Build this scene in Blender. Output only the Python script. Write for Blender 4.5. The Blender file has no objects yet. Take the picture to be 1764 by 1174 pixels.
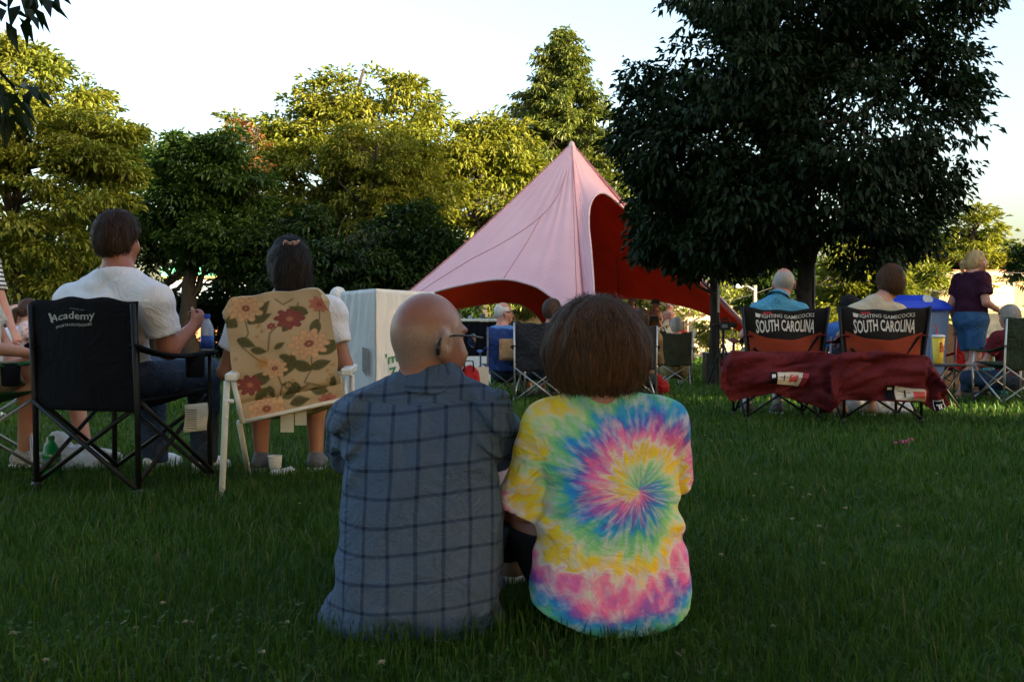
import bpy, bmesh, math, random
import numpy as np
from mathutils import Vector, Matrix

SC = bpy.context.scene
COL = SC.collection
R = math.radians
PI = math.pi

# ------------------------------------------------------------------ camera
F_PX, CXP, CYP, HORIZ = 1715.0, 882.0, 587.0, 555.0
CAM_H = 0.80
PITCH = math.atan((CYP - HORIZ) / F_PX)
cam_d = bpy.data.cameras.new('camera')
cam = bpy.data.objects.new('camera', cam_d); COL.objects.link(cam)
cam.location = (0, 0, CAM_H)
cam.rotation_euler = (PI / 2 - PITCH, 0, 0)
cam_d.sensor_width = 36.0
cam_d.lens = 36.0 * F_PX / 1764.0
cam_d.clip_start = 0.05
cam_d.clip_end = 2000
cam_d.dof.use_dof = True
cam_d.dof.focus_distance = 4.2
cam_d.dof.aperture_fstop = 16
SC.camera = cam

# ------------------------------------------------------------------ sky, sun, exposure
SUN_EL, SUN_H = R(9.0), Vector((0.80, -0.60, 0)).normalized()     # direction towards the sun
w = bpy.data.worlds.new('World'); SC.world = w; w.use_nodes = True
nt = w.node_tree; nt.nodes.clear()
sky = nt.nodes.new('ShaderNodeTexSky'); sky.sky_type = 'NISHITA'; sky.sun_disc = False
sky.sun_elevation = SUN_EL
sky.sun_rotation = math.atan2(SUN_H.x, SUN_H.y)
sky.air_density = 1.0; sky.dust_density = 5.0; sky.ozone_density = 1.0; sky.altitude = 100
bg = nt.nodes.new('ShaderNodeBackground'); bg.inputs['Strength'].default_value = 0.125
wo = nt.nodes.new('ShaderNodeOutputWorld')
nt.links.new(sky.outputs[0], bg.inputs[0]); nt.links.new(bg.outputs[0], wo.inputs[0])
sun_d = bpy.data.lights.new('sun', 'SUN'); sun_d.energy = 5.0; sun_d.angle = R(0.6); sun_d.color = (1.0, 0.80, 0.52)
sun = bpy.data.objects.new('sun', sun_d); COL.objects.link(sun)
sdir = Vector((SUN_H.x * math.cos(SUN_EL), SUN_H.y * math.cos(SUN_EL), math.sin(SUN_EL)))
sun.rotation_euler = sdir.to_track_quat('Z', 'Y').to_euler()
sun.location = (30, -25, 20)
SC.view_settings.view_transform = 'Standard'
SC.view_settings.look = 'None'
SC.view_settings.gamma = 1.0
SC.view_settings.exposure = 2.65
SC.view_settings.use_curve_mapping = False
cy = SC.cycles
cy.max_bounces = 4; cy.diffuse_bounces = 3; cy.glossy_bounces = 2; cy.transmission_bounces = 4; cy.transparent_max_bounces = 4
cy.caustics_reflective = False; cy.caustics_refractive = False
cy.use_denoising = True

# ------------------------------------------------------------------ helpers
GY = [-200, 8.5, 12.6, 25, 45, 70, 120, 1500]
GZ = [0, 0, -.12, -.42, -.85, -1.15, -1.3, -1.3]
def gz(y): return float(np.interp(y, GY, GZ))
_fw = (0, math.cos(PITCH), -math.sin(PITCH)); _up = (0, math.sin(PITCH), math.cos(PITCH))
def PX(px, py, d):
    """point seen at photo pixel (px, py) whose depth along the ground is d"""
    a, b = (px - CXP) / F_PX, (CYP - py) / F_PX
    v = Vector((a, _fw[1] + b * _up[1], _fw[2] + b * _up[2]))
    v *= d / v.y
    return Vector((v.x, v.y, v.z + CAM_H))
def GX(px, d):
    """ground point under photo column px at depth d"""
    return Vector(((px - CXP) / F_PX * d, d, gz(d)))

def tag(o, label=None, cat=None, group=None, kind=None):
    if label: o['label'] = label
    if cat: o['category'] = cat
    if group: o['group'] = group
    if kind: o['kind'] = kind
    return o
def link(o, parent=None):
    COL.objects.link(o)
    if parent is not None: o.parent = parent
    return o
def empty(name, loc, rz=0):
    o = bpy.data.objects.new(name, None); o.empty_display_size = .1
    o.location = loc; o.rotation_euler = (0, 0, rz)
    return link(o)
def mesh_np(name, V, Fc, mat=None, parent=None, smooth=False):
    """V (n,3); Fc an (m,k) array or list of faces"""
    me = bpy.data.meshes.new(name)
    V = np.asarray(V, np.float32)
    if isinstance(Fc, np.ndarray) and Fc.ndim == 2:
        m, k = Fc.shape
        me.vertices.add(len(V)); me.vertices.foreach_set('co', V.ravel())
        me.loops.add(m * k); me.loops.foreach_set('vertex_index', Fc.astype(np.int32).ravel())
        me.polygons.add(m); me.polygons.foreach_set('loop_start', np.arange(0, m * k, k, dtype=np.int32))
        me.update(calc_edges=True)
    else:
        me.from_pydata([tuple(v) for v in V], [], [tuple(f) for f in Fc]); me.update()
    if smooth: me.polygons.foreach_set('use_smooth', np.ones(len(me.polygons), bool))
    o = bpy.data.objects.new(name, me)
    if mat: me.materials.append(mat)
    return link(o, parent)

class MB:
    """collects boxes, tubes and sheets for ONE part"""
    def __init__(s): s.v, s.f = [], []
    def add(s, V, Fc):
        n = len(s.v); s.v += [tuple(p) for p in V]; s.f += [tuple(i + n for i in f) for f in Fc]; return s
    def box(s, lo, hi, M=None):
        x0, y0, z0 = lo; x1, y1, z1 = hi
        V = [Vector(p) for p in ((x0,y0,z0),(x1,y0,z0),(x1,y1,z0),(x0,y1,z0),(x0,y0,z1),(x1,y0,z1),(x1,y1,z1),(x0,y1,z1))]
        if M: V = [M @ v for v in V]
        return s.add(V, [(0,3,2,1),(4,5,6,7),(0,1,5,4),(1,2,6,5),(2,3,7,6),(3,0,4,7)])
    def tube(s, pts, r, n=8, cap=True):
        pts = [Vector(p) for p in pts]
        rs = r if isinstance(r, (list, tuple)) else [r] * len(pts)
        V, Fc = [], []
        for i, p in enumerate(pts):
            t = (pts[min(i + 1, len(pts) - 1)] - pts[max(i - 1, 0)])
            t = t.normalized() if t.length > 1e-9 else Vector((0, 0, 1))
            if i == 0:
                a = t.orthogonal().normalized()
            else:
                a = (a - t * a.dot(t)); a = a.normalized() if a.length > 1e-6 else t.orthogonal().normalized()
            b = t.cross(a)
            for k in range(n):
                q = 2 * PI * k / n
                V.append(p + (a * math.cos(q) + b * math.sin(q)) * rs[i])
        for i in range(len(pts) - 1):
            for k in range(n):
                k2 = (k + 1) % n
                Fc.append((i*n+k, i*n+k2, (i+1)*n+k2, (i+1)*n+k))
        if cap:
            Fc.append(tuple(range(n - 1, -1, -1))); Fc.append(tuple((len(pts)-1)*n + k for k in range(n)))
        return s.add(V, Fc)
    def lathe(s, prof, n=20, c=(0, 0, 0), M=None):
        V, Fc = [], []
        for r, z in prof:
            for k in range(n):
                v = Vector((r * math.cos(2*PI*k/n), r * math.sin(2*PI*k/n), z)) + Vector(c)
                V.append(M @ v if M else v)
        for i in range(len(prof) - 1):
            for k in range(n):
                k2 = (k + 1) % n
                Fc.append((i*n+k, i*n+k2, (i+1)*n+k2, (i+1)*n+k))
        Fc.append(tuple(range(n - 1, -1, -1))); Fc.append(tuple((len(prof)-1)*n + k for k in range(n)))
        return s.add(V, Fc)
    def build(s, name, mat, parent=None, smooth=False, bevel=0):
        o = mesh_np(name, s.v, s.f, mat, parent, smooth)
        if bevel:
            b = o.modifiers.new('edge', 'BEVEL'); b.width = bevel; b.segments = 2; b.limit_method = 'ANGLE'
        return o

def cloth(name, fn, nu, nv, th, mat, parent=None, uv=None):
    """a sheet fn(u, v)->(x,y,z) on [0,1]^2 given thickness th (closed, both sides)"""
    U, W = np.meshgrid(np.linspace(0, 1, nu), np.linspace(0, 1, nv), indexing='ij')
    X, Y, Z = fn(U, W)
    P = np.stack([X + 0*U, Y + 0*U, Z + 0*U], -1)
    du = np.gradient(P, axis=0); dv = np.gradient(P, axis=1)
    N = np.cross(du, dv); N /= np.linalg.norm(N, axis=-1, keepdims=True) + 1e-12
    A = (P + N * th / 2).reshape(-1, 3); B = (P - N * th / 2).reshape(-1, 3)
    n = nu * nv; I = np.arange(n).reshape(nu, nv)
    q = np.stack([I[:-1, :-1], I[1:, :-1], I[1:, 1:], I[:-1, 1:]], -1).reshape(-1, 4)
    q2 = q[:, ::-1] + n
    e = []
    ring = list(I[:, 0]) + list(I[-1, 1:]) + list(I[-2::-1, -1]) + list(I[0, -2:0:-1])
    for a, b in zip(ring, ring[1:] + ring[:1]): e.append((b, a, a + n, b + n))
    Fc = np.concatenate([q, q2, np.array(e)])
    o = mesh_np(name, np.concatenate([A, B]), Fc, mat, parent, True)
    at = o.data.attributes.new('puv', 'FLOAT_VECTOR', 'POINT')
    uvw = np.stack([U, W, 0*U], -1).reshape(-1, 3)
    at.data.foreach_set('vector', np.concatenate([uvw, uvw]).astype(np.float32).ravel())
    return o

# value noise on arrays
_tab = np.random.RandomState(5).rand(64, 64, 64).astype(np.float32)
def vn(x, y, z, s=0):
    x = np.asarray(x, np.float32) + s * 7.31; y = np.asarray(y, np.float32) + s * 3.77; z = np.asarray(z, np.float32) + s * 5.13
    x, y, z = np.broadcast_arrays(x, y, z)
    i, j, k = np.floor(x).astype(int), np.floor(y).astype(int), np.floor(z).astype(int)
    f, g, h = x - i, y - j, z - k
    f = f*f*(3-2*f); g = g*g*(3-2*g); h = h*h*(3-2*h)
    i &= 63; j &= 63; k &= 63; i1 = (i+1) & 63; j1 = (j+1) & 63; k1 = (k+1) & 63
    T = _tab
    a = T[i,j,k]*(1-f)+T[i1,j,k]*f; b = T[i,j1,k]*(1-f)+T[i1,j1,k]*f
    c = T[i,j,k1]*(1-f)+T[i1,j,k1]*f; d = T[i,j1,k1]*(1-f)+T[i1,j1,k1]*f
    return ((a*(1-g)+b*g)*(1-h) + (c*(1-g)+d*g)*h) * 2 - 1

# ------------------------------------------------------------------ materials
MATS = {}
def nodes(name):
    m = bpy.data.materials.new(name); m.use_nodes = True
    n = m.node_tree.nodes; L = m.node_tree.links
    return m, n, L, n['Principled BSDF']
def mixc(n, L, fac, c1, c2, blend='MIX'):
    x = n.new('ShaderNodeMix'); x.data_type = 'RGBA'; x.blend_type = blend
    for s, v in ((0, fac), (6, c1), (7, c2)):
        if isinstance(v, (int, float)): x.inputs[s].default_value = v
        elif isinstance(v, tuple): x.inputs[s].default_value = (*v[:3], 1)
        else: L.new(v, x.inputs[s])
    return x.outputs[2]
def mth(n, L, op, a, b=None, c=None):
    x = n.new('ShaderNodeMath'); x.operation = op
    for s, v in enumerate((a, b, c)):
        if v is None: continue
        if isinstance(v, (int, float)): x.inputs[s].default_value = v
        else: L.new(v, x.inputs[s])
    return x.outputs[0]
def noise(n, L, scale, detail=3, vec=None, rough=.55, dist=0.0):
    x = n.new('ShaderNodeTexNoise'); x.inputs['Scale'].default_value = scale; x.inputs['Detail'].default_value = detail
    x.inputs['Roughness'].default_value = rough; x.inputs['Distortion'].default_value = dist
    if vec is not None: L.new(vec, x.inputs['Vector'])
    return x.outputs['Fac']
def objco(n, L, scale=(1, 1, 1)):
    t = n.new('ShaderNodeTexCoord'); mp = n.new('ShaderNodeMapping'); mp.inputs['Scale'].default_value = scale
    L.new(t.outputs['Object'], mp.inputs['Vector']); return mp.outputs['Vector']
def bump(n, L, bsdf, h, strength=.3, dist=.01):
    b = n.new('ShaderNodeBump'); b.inputs['Strength'].default_value = strength; b.inputs['Distance'].default_value = dist
    L.new(h, b.inputs['Height']); L.new(b.outputs[0], bsdf.inputs['Normal'])
def mat(name, col, rough=.6, var=.25, scale=12, metal=0, bmp=0.0, bscale=80, spec=.4, sheen=0, stretch=(1, 1, 1), transl=0):
    """plain painted / cloth / metal surface with noise variation, wear and fine relief"""
    if name in MATS: return MATS[name]
    m, n, L, b = nodes(name)
    v = objco(n, L, stretch)
    f = noise(n, L, scale, 4, v)
    ramp = mth(n, L, 'MULTIPLY_ADD', f, 2.2, -.6)
    lo = tuple(c * (1 - var) for c in col); hi = tuple(min(1, c * (1 + var)) for c in col)
    cc = mixc(n, L, ramp, lo, hi)
    L.new(cc, b.inputs['Base Color'])
    rr = mth(n, L, 'MULTIPLY_ADD', f, .25, rough - .12); L.new(rr, b.inputs['Roughness'])
    b.inputs['Metallic'].default_value = metal
    b.inputs['Specular IOR Level'].default_value = spec
    if sheen: b.inputs['Sheen Weight'].default_value = sheen
    if bmp: bump(n, L, b, noise(n, L, bscale, 3, v), bmp, .004)
    if transl:
        t = n.new('ShaderNodeBsdfTranslucent'); L.new(cc, t.inputs[0]); mx = n.new('ShaderNodeMixShader'); mx.inputs[0].default_value = transl
        L.new(b.outputs[0], mx.inputs[1]); L.new(t.outputs[0], mx.inputs[2])
        L.new(mx.outputs[0], n['Material Output'].inputs[0])
    MATS[name] = m; return m
def crease(n, L, sc, st=(1, 1, .6)):
    """soft swells with sharper creases between them"""
    a = noise(n, L, sc, 3, objco(n, L, st), .5, .8); b_ = noise(n, L, sc * .7, 3, objco(n, L, (st[0], st[1], st[2] * 1.6)), .55, 2.2)
    rd = mth(n, L, 'POWER', mth(n, L, 'SUBTRACT', 1.0, mth(n, L, 'ABSOLUTE', mth(n, L, 'MULTIPLY_ADD', b_, 2.6, -1.3))), 3.0)
    return mth(n, L, 'MULTIPLY_ADD', rd, .55, a)
def fabric(name, col, var=.15, rough=.85, wr=.5, wscale=9, transl=0):
    """cloth: soft tone variation, wrinkle relief and a fine weave"""
    if name in MATS: return MATS[name]
    m, n, L, b = nodes(name)
    v = objco(n, L)
    f = noise(n, L, 7, 4, v, .6)
    cc = mixc(n, L, mth(n, L, 'MULTIPLY_ADD', f, 2, -.5), tuple(c*(1-var) for c in col), tuple(min(1, c*(1+var)) for c in col))
    L.new(cc, b.inputs['Base Color'])
    b.inputs['Roughness'].default_value = rough; b.inputs['Specular IOR Level'].default_value = .15
    w2 = noise(n, L, 420, 1, v)
    bump(n, L, b, mth(n, L, 'MULTIPLY_ADD', w2, .04, crease(n, L, wscale)), wr, .03)
    if transl:
        t = n.new('ShaderNodeBsdfTranslucent'); L.new(cc, t.inputs[0]); mx = n.new('ShaderNodeMixShader'); mx.inputs[0].default_value = transl
        L.new(b.outputs[0], mx.inputs[1]); L.new(t.outputs[0], mx.inputs[2]); L.new(mx.outputs[0], n['Material Output'].inputs[0])
    MATS[name] = m; return m
def skin(name, col, red=.35):
    if name in MATS: return MATS[name]
    m, n, L, b = nodes(name)
    v = objco(n, L)
    f = noise(n, L, 9, 3, v); g = noise(n, L, 60, 3, v)
    c1 = mixc(n, L, mth(n, L, 'MULTIPLY_ADD', f, 2.4, -.7), col, (col[0]*1.0, col[1]*(1-red), col[2]*(1-red)))
    c2 = mixc(n, L, mth(n, L, 'MULTIPLY_ADD', g, 1.2, -.45), c1, tuple(c*.72 for c in col))
    L.new(c2, b.inputs['Base Color']); b.inputs['Roughness'].default_value = .48; b.inputs['Specular IOR Level'].default_value = .4
    bump(n, L, b, noise(n, L, 350, 2, v), .12, .002)
    MATS[name] = m; return m
def hairm(name, col, var=.5):
    if name in MATS: return MATS[name]
    m, n, L, b = nodes(name)
    v = objco(n, L, (60, 60, 5)); f = noise(n, L, 3, 3, v); g = noise(n, L, 10, 2, objco(n, L))
    fx = mth(n, L, 'ADD', mth(n, L, 'MULTIPLY', f, .8), mth(n, L, 'MULTIPLY', g, .4))
    L.new(mixc(n, L, mth(n, L, 'MULTIPLY_ADD', fx, 2.4, -.9), tuple(c*(1-var) for c in col), tuple(min(1, c*(1+var)) for c in col)), b.inputs['Base Color'])
    b.inputs['Roughness'].default_value = .55; b.inputs['Specular IOR Level'].default_value = .2
    bump(n, L, b, f, .7, .006)
    MATS[name] = m; return m
def leafm(name, col, col2, transl=.35, gloss=.35, rough=.45):
    if name in MATS: return MATS[name]
    m, n, L, b = nodes(name)
    g = n.new('ShaderNodeNewGeometry')
    f = noise(n, L, .55, 3, objco(n, L))
    fx = mth(n, L, 'ADD', mth(n, L, 'MULTIPLY', g.outputs['Random Per Island'], .55), mth(n, L, 'MULTIPLY_ADD', f, 1.6, -.55))
    c = mixc(n, L, fx, col, col2)
    L.new(c, b.inputs['Base Color']); b.inputs['Roughness'].default_value = rough; b.inputs['Specular IOR Level'].default_value = gloss
    t = n.new('ShaderNodeBsdfTranslucent')
    L.new(mixc(n, L, 1.0, c, (1.15, 1.1, .55), 'MULTIPLY'), t.inputs[0])
    mx = n.new('ShaderNodeMixShader'); mx.inputs[0].default_value = transl
    L.new(b.outputs[0], mx.inputs[1]); L.new(t.outputs[0], mx.inputs[2]); L.new(mx.outputs[0], n['Material Output'].inputs[0])
    MATS[name] = m; return m

# ------------------------------------------------------------------ ground
def ground_mat():
    m, n, L, b = nodes('lawn_soil')
    v = objco(n, L)
    f = noise(n, L, .5, 4, v); g = noise(n, L, 30, 4, v)
    c1 = mixc(n, L, mth(n, L, 'MULTIPLY_ADD', f, 2, -.5), (.020, .052, .005), (.036, .085, .009))
    c2 = mixc(n, L, mth(n, L, 'MULTIPLY_ADD', g, 2, -.6), c1, (.02, .03, .008))
    L.new(c2, b.inputs['Base Color']); b.inputs['Roughness'].default_value = .95; b.inputs['Specular IOR Level'].default_value = .1
    bump(n, L, b, g, .8, .03)
    return m
def make_ground():
    ys = np.concatenate([np.arange(-60, 0, 5), np.arange(0, 30, .5), np.arange(30, 80, 2.5), [80, 100, 120, 200, 400, 900, 1500]])
    xs = np.concatenate([[-900, -300, -120], np.arange(-60, 61, 3), [120, 300, 900]])
    X, Y = np.meshgrid(xs, ys, indexing='ij')
    Z = np.interp(Y, GY, GZ) + np.where(np.abs(Y) > 9, .03, .008) * vn(X * .35, Y * .35, 0 * X)
    Z[(Y < 40) & (Y > 0) & (np.abs(X) < 20)] = np.interp(Y, GY, GZ)[(Y < 40) & (Y > 0) & (np.abs(X) < 20)]
    I = np.arange(X.size).reshape(X.shape)
    q = np.stack([I[:-1, :-1], I[1:, :-1], I[1:, 1:], I[:-1, 1:]], -1).reshape(-1, 4)
    o = mesh_np('lawn', np.stack([X, Y, Z], -1).reshape(-1, 3), q, ground_mat(), None, True)
    tag(o, kind='structure')
make_ground()

def grass_mat():
    m, n, L, b = nodes('grass_blades')
    g = n.new('ShaderNodeNewGeometry')
    f = noise(n, L, 1.1, 3, objco(n, L))
    c = mixc(n, L, mth(n, L, 'ADD', mth(n, L, 'MULTIPLY', g.outputs['Random Per Island'], .7), mth(n, L, 'MULTIPLY_ADD', f, 1.4, -.55)),
             (.019, .062, .004), (.066, .138, .010))
    dry = mth(n, L, 'GREATER_THAN', g.outputs['Random Per Island'], .975)
    c = mixc(n, L, dry, c, (.16, .13, .05))
    L.new(c, b.inputs['Base Color']); b.inputs['Roughness'].default_value = .55; b.inputs['Specular IOR Level'].default_value = .25
    t = n.new('ShaderNodeBsdfTranslucent'); L.new(c, t.inputs[0])
    mx = n.new('ShaderNodeMixShader'); mx.inputs[0].default_value = .3
    L.new(b.outputs[0], mx.inputs[1]); L.new(t.outputs[0], mx.inputs[2]); L.new(mx.outputs[0], n['Material Output'].inputs[0])
    return m
def make_grass():
    rng = np.random.RandomState(11)
    V, T = [], []
    base = 0
    # depth from, to, blades per m2, blade height, blade width
    zones = [(1.7, 3.2, 5600, .052, .0032), (3.2, 5.5, 3600, .052, .0043), (5.5, 9, 1450, .055, .0070), (9, 15, 480, .075, .014), (15, 30, 110, .085, .028), (30, 46, 28, .11, .06)]
    for d0, d1, dens, hh, ww in zones:
        wd = d1 * 1.16 + .9
        N = int(dens * (d1 - d0) * wd)
        x = (rng.rand(N) - .5) * wd; y = d0 + (d1 - d0) * rng.rand(N)
        keep = np.abs(x) < y * .575 + .55
        # thin where the two sitters press it down
        x, y = x[keep], y[keep]; N = len(x)
        clump = .5 + .5 * vn(x * 3.1, y * 3.1, 0 * x) * .8 + .35 * vn(x * .7, y * .7, 0 * x, 3)
        h = hh * (.45 + .9 * rng.rand(N)) * (.55 + .9 * np.clip(clump, 0, 1.3))
        long = rng.rand(N) < .02; h[long] *= 1.6
        wid = ww * (.7 + .7 * rng.rand(N))
        a = rng.rand(N) * 2 * PI; lean = (.15 + .75 * rng.rand(N) ** 1.5) * h
        la = a + (rng.rand(N) - .5) * 1.2 + PI / 2
        z = np.interp(y, GY, GZ)
        sx, sy = np.cos(a) * wid / 2, np.sin(a) * wid / 2
        lx, ly = np.cos(la) * lean, np.sin(la) * lean
        p0 = np.stack([x - sx, y - sy, z - .005], -1); p1 = np.stack([x + sx, y + sy, z - .005], -1)
        p2 = np.stack([x - sx*.8 + lx*.3, y - sy*.8 + ly*.3, z + h*.6], -1); p3 = np.stack([x + sx*.8 + lx*.3, y + sy*.8 + ly*.3, z + h*.6], -1)
        p4 = np.stack([x + lx, y + ly, z + h * (1 - .3 * (lean / h) ** 2)], -1)
        V.append(np.stack([p0, p1, p2, p3, p4], 1).reshape(-1, 3))
        i = base + np.arange(N)[:, None] * 5
        T.append(np.concatenate([i + [0, 1, 3], i + [0, 3, 2], i + [2, 3, 4]])); base += 5 * N
    # low clover leaves between the blades
    N = 9000; y = 1.8 + 7 * rng.rand(N) ** 1.3; x = (rng.rand(N) - .5) * y * 1.2
    pat = vn(x * 1.3, y * 1.3, 0 * x, 9) > .05; x, y = x[pat], y[pat]; N = len(x)
    s_ = .005 + .005 * rng.rand(N); a = rng.rand(N) * 2 * PI; z = np.interp(y, GY, GZ) + .008 + .022 * rng.rand(N)
    tx, ty = rng.normal(size=N) * .35, rng.normal(size=N) * .35
    c, s2 = np.cos(a) * s_, np.sin(a) * s_
    P_ = [np.stack([x + u_, y + v_, z + u_ * tx + v_ * ty], -1) for u_, v_ in ((c, s2), (-s2, c), (-c, -s2), (s2, -c))]
    V.append(np.stack(P_, 1).reshape(-1, 3)); i = base + np.arange(N)[:, None] * 4; T.append(np.concatenate([i + [0, 1, 2], i + [0, 2, 3]])); base += 4 * N
    o = mesh_np('grass', np.concatenate(V), np.concatenate(T), grass_mat())
    tag(o, 'short mown lawn grass in shade', 'grass', kind='stuff')
make_grass()
# ------------------------------------------------------------------ trees
def leaf_geo(C, D, nper, spread, size, droop, rng, aspect=.38, fold=.18):
    """nper leaves round every cluster centre C, growing outwards along D"""
    N = len(C) * nper
    c = np.repeat(C, nper, 0); d = np.repeat(D, nper, 0)
    sp = np.repeat(spread, nper)[:, None] if np.ndim(spread) else spread
    off = rng.normal(size=(N, 3)); off /= np.linalg.norm(off, axis=1, keepdims=True)
    off *= rng.rand(N, 1) ** .5
    off[:, 2] *= .38
    p = c + off * sp
    g = d * .45 + off * 1.1 + rng.normal(size=(N, 3)) * .35
    g[:, 2] -= droop
    g /= np.linalg.norm(g, axis=1, keepdims=True)
    s = np.cross(g, np.array([0, 0, 1.0])) + rng.normal(size=(N, 3)) * .35
    s -= g * (s * g).sum(1, keepdims=True); s /= np.linalg.norm(s, axis=1, keepdims=True) + 1e-9
    up = np.cross(s, g)
    L = (size * (.6 + .8 * rng.rand(N)))[:, None]
    a, b = p, p + g * L - np.array([0, 0, 1.]) * L * .12
    l = p + g * L * .45 + s * L * aspect * .5 + up * L * fold
    r = p + g * L * .45 - s * L * aspect * .5 + up * L * fold
    V = np.stack([a, l, b, r], 1).reshape(-1, 3)
    i = np.arange(N)[:, None] * 4
    T = np.concatenate([i + [0, 2, 1], i + [0, 3, 2]])
    return V, T

def bark(name, col):
    if name in MATS: return MATS[name]
    m, n, L, b = nodes(name)
    f = noise(n, L, 6, 5, objco(n, L, (5, 5, .8)), .65)
    L.new(mixc(n, L, mth(n, L, 'MULTIPLY_ADD', f, 2.2, -.6), tuple(c*.45 for c in col), tuple(c*1.3 for c in col)), b.inputs['Base Color'])
    b.inputs['Roughness'].default_value = .9; bump(n, L, b, f, .9, .03)
    MATS[name] = m; return m

def limb(mb, a, b, r0, r1, rng, seg=5, wob=.06, n=7):
    a, b = Vector(a), Vector(b); L = (b - a).length
    pts, rs = [], []
    for i in range(seg + 1):
        t = i / seg
        p = a.lerp(b, t)
        if 0 < i < seg: p += Vector(rng.normal(size=3)) * L * wob * .5
        p.z += math.sin(t * PI) * L * .05
        pts.append(p); rs.append(r0 + (r1 - r0) * t)
    mb.tube(pts, rs, n)
    return pts

def tree(name, label, cat, base, blobs, trunk_r, leaf, nclus, nper, spread, size, droop, seed, bk='bark_dark', group=None, flat=.8,
         aspect=.38, limbs=None, fork=.35, shell=.5, clump=1, hf=.95):
    """blobs: (x, y, z, r) world spheres that together make the crown"""
    rng = np.random.RandomState(seed)
    base = Vector(base)
    root = empty(name, base); tag(root, label, cat, group)
    B = np.array(blobs, float)
    top = B[np.argmax(B[:, 2] + B[:, 3] * .3)]
    mb = MB()
    fz = base.z + (B[:, 2].min() - base.z) * .85 + .2 if fork is None else base.z + (B[:, 2].mean() - base.z) * fork * 2
    cen = (B[:, :3] * B[:, 3:4]).sum(0) / B[:, 3].sum()
    f = Vector((base.x * .75 + cen[0] * .25, base.y * .75 + cen[1] * .25, fz))
    pts = limb(mb, (0, 0, -.3), f - base, trunk_r * 1.15, trunk_r * .72, rng, 6, .006 if 'shade' in name else .03, 10)
    mb.tube([(0, 0, -.2), (0, 0, .05), (0, 0, .35)], [trunk_r * 1.9, trunk_r * 1.5, trunk_r * 1.12], 10)
    limb(mb, f - base, Vector(top[:3]) - base, trunk_r * .72, trunk_r * .15, rng, 6, .08, 8)
    order = np.argsort(-B[:, 3])
    for i in order[: (limbs or 14)]:
        c = Vector(B[i, :3])
        t = .35 + .6 * rng.rand()
        st = Vector(pts[int(t * (len(pts) - 1))]) if c.z < f.z + .3 else (f - base).lerp(Vector(top[:3]) - base, .5 * rng.rand())
        limb(mb, st, c - base, trunk_r * .4, trunk_r * .08, rng, 5, .12, 6)
        for _ in range(2):
            e = c + Vector(rng.normal(size=3)).normalized() * B[i, 3] * .75
            limb(mb, st.lerp(c - base, .6), e - base, trunk_r * .16, trunk_r * .03, rng, 4, .12, 5)
    mb.build('trunk', bark(bk, (.028, .020, .013)), root, True)
    # clusters over the blobs
    wgt = B[:, 3] ** 2; wgt /= wgt.sum()
    cnt = rng.multinomial(nclus, wgt)
    C, D = [], []
    for b, k in zip(B, cnt):
        if not k: continue
        v = rng.normal(size=(k, 3)); v /= np.linalg.norm(v, axis=1, keepdims=True)
        bumpy = 1 + .34 * vn(v[:, 0] * 2.3 + b[0], v[:, 1] * 2.3 + b[1], v[:, 2] * 2.3 + b[2])
        rr = (shell + (1 - shell) * rng.rand(k) ** .45) * bumpy * b[3]
        o = v * rr[:, None]; o[:, 2] *= flat
        C.append(b[:3] + o); D.append(v)
    C = np.concatenate(C); D = np.concatenate(D)
    deep = np.zeros(len(C), int)
    for b in B:
        q = (C - b[:3]) / np.array([1, 1, flat]); deep += (np.linalg.norm(q, axis=1) < b[3] * .55)
    out = rng.rand(len(C)) < .07; C[out] += D[out] * (np.repeat(B[:, 3], cnt)[out] * .28)[:, None]      # stray shoots beyond the outline
    hole = vn(C[:, 0] * hf, C[:, 1] * hf, C[:, 2] * hf * 1.5, 4) < -.22
    ok = ~hole & ((deep == 0) | (rng.rand(len(C)) < .25)) & (C[:, 2] > base.z + .2)
    C, D = C[ok], D[ok]
    if clump > 1:                                   # fewer, fuller sprays with dark gaps between them
        pick = rng.rand(len(C)) < 1 / clump; C, D = C[pick], D[pick]; nper = int(nper * clump); spread = spread * (.75 + .6 * rng.rand(len(C))) * 1.12
    V, T = leaf_geo(C - np.array(base), D, nper, spread, size, droop, rng, aspect)
    o = mesh_np('crown', V, T, leaf, root)
    return root

def pxblobs(lst, d, jit=0, seed=0, dscale=.6):
    """crown spheres given as photo circles (px, py, r) at depth about d"""
    rng = np.random.RandomState(seed); out = []
    for e in lst:
        px, py, r = e[:3]
        dd = d + (e[3] if len(e) > 3 else (rng.rand() - .5) * dscale * 2 * r * d / F_PX * 1.2)
        p = PX(px, py, dd); out.append((p.x, p.y, p.z, r * dd / F_PX))
    return out
def fill(lst, n, seed, fr=(.3, .55), off=.95):
    """add smaller circles round the given ones for an uneven outline"""
    rng = np.random.RandomState(seed); out = list(lst)
    for px, py, r in lst:
        for _ in range(n):
            a = rng.rand() * 2 * PI; q = fr[0] + (fr[1] - fr[0]) * rng.rand()
            out.append((px + math.cos(a) * r * off, py + math.sin(a) * r * off * .9, r * q))
    return out

LF_gold = leafm('leaf_sunlit_gold', (.085, .125, .014), (.225, .230, .030))  # gold of the low sun is put into the leaf colour
LF_mid = leafm('leaf_shaded_mid', (.016, .046, .008), (.052, .095, .014))  # green darkened for the shade on these trees
LF_deep = leafm('leaf_shaded_deep', (.008, .026, .006), (.024, .050, .009))  # deep shade under the trees is in this green
LF_dark = leafm('leaf_shaded_dark', (.008, .022, .007), (.024, .044, .014), .15, .25, .55)  # dark base colour stands for a backlit crown in shade
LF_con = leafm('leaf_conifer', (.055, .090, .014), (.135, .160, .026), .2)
LF_red = leafm('leaf_reddish', (.12, .05, .015), (.20, .09, .03))

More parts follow.
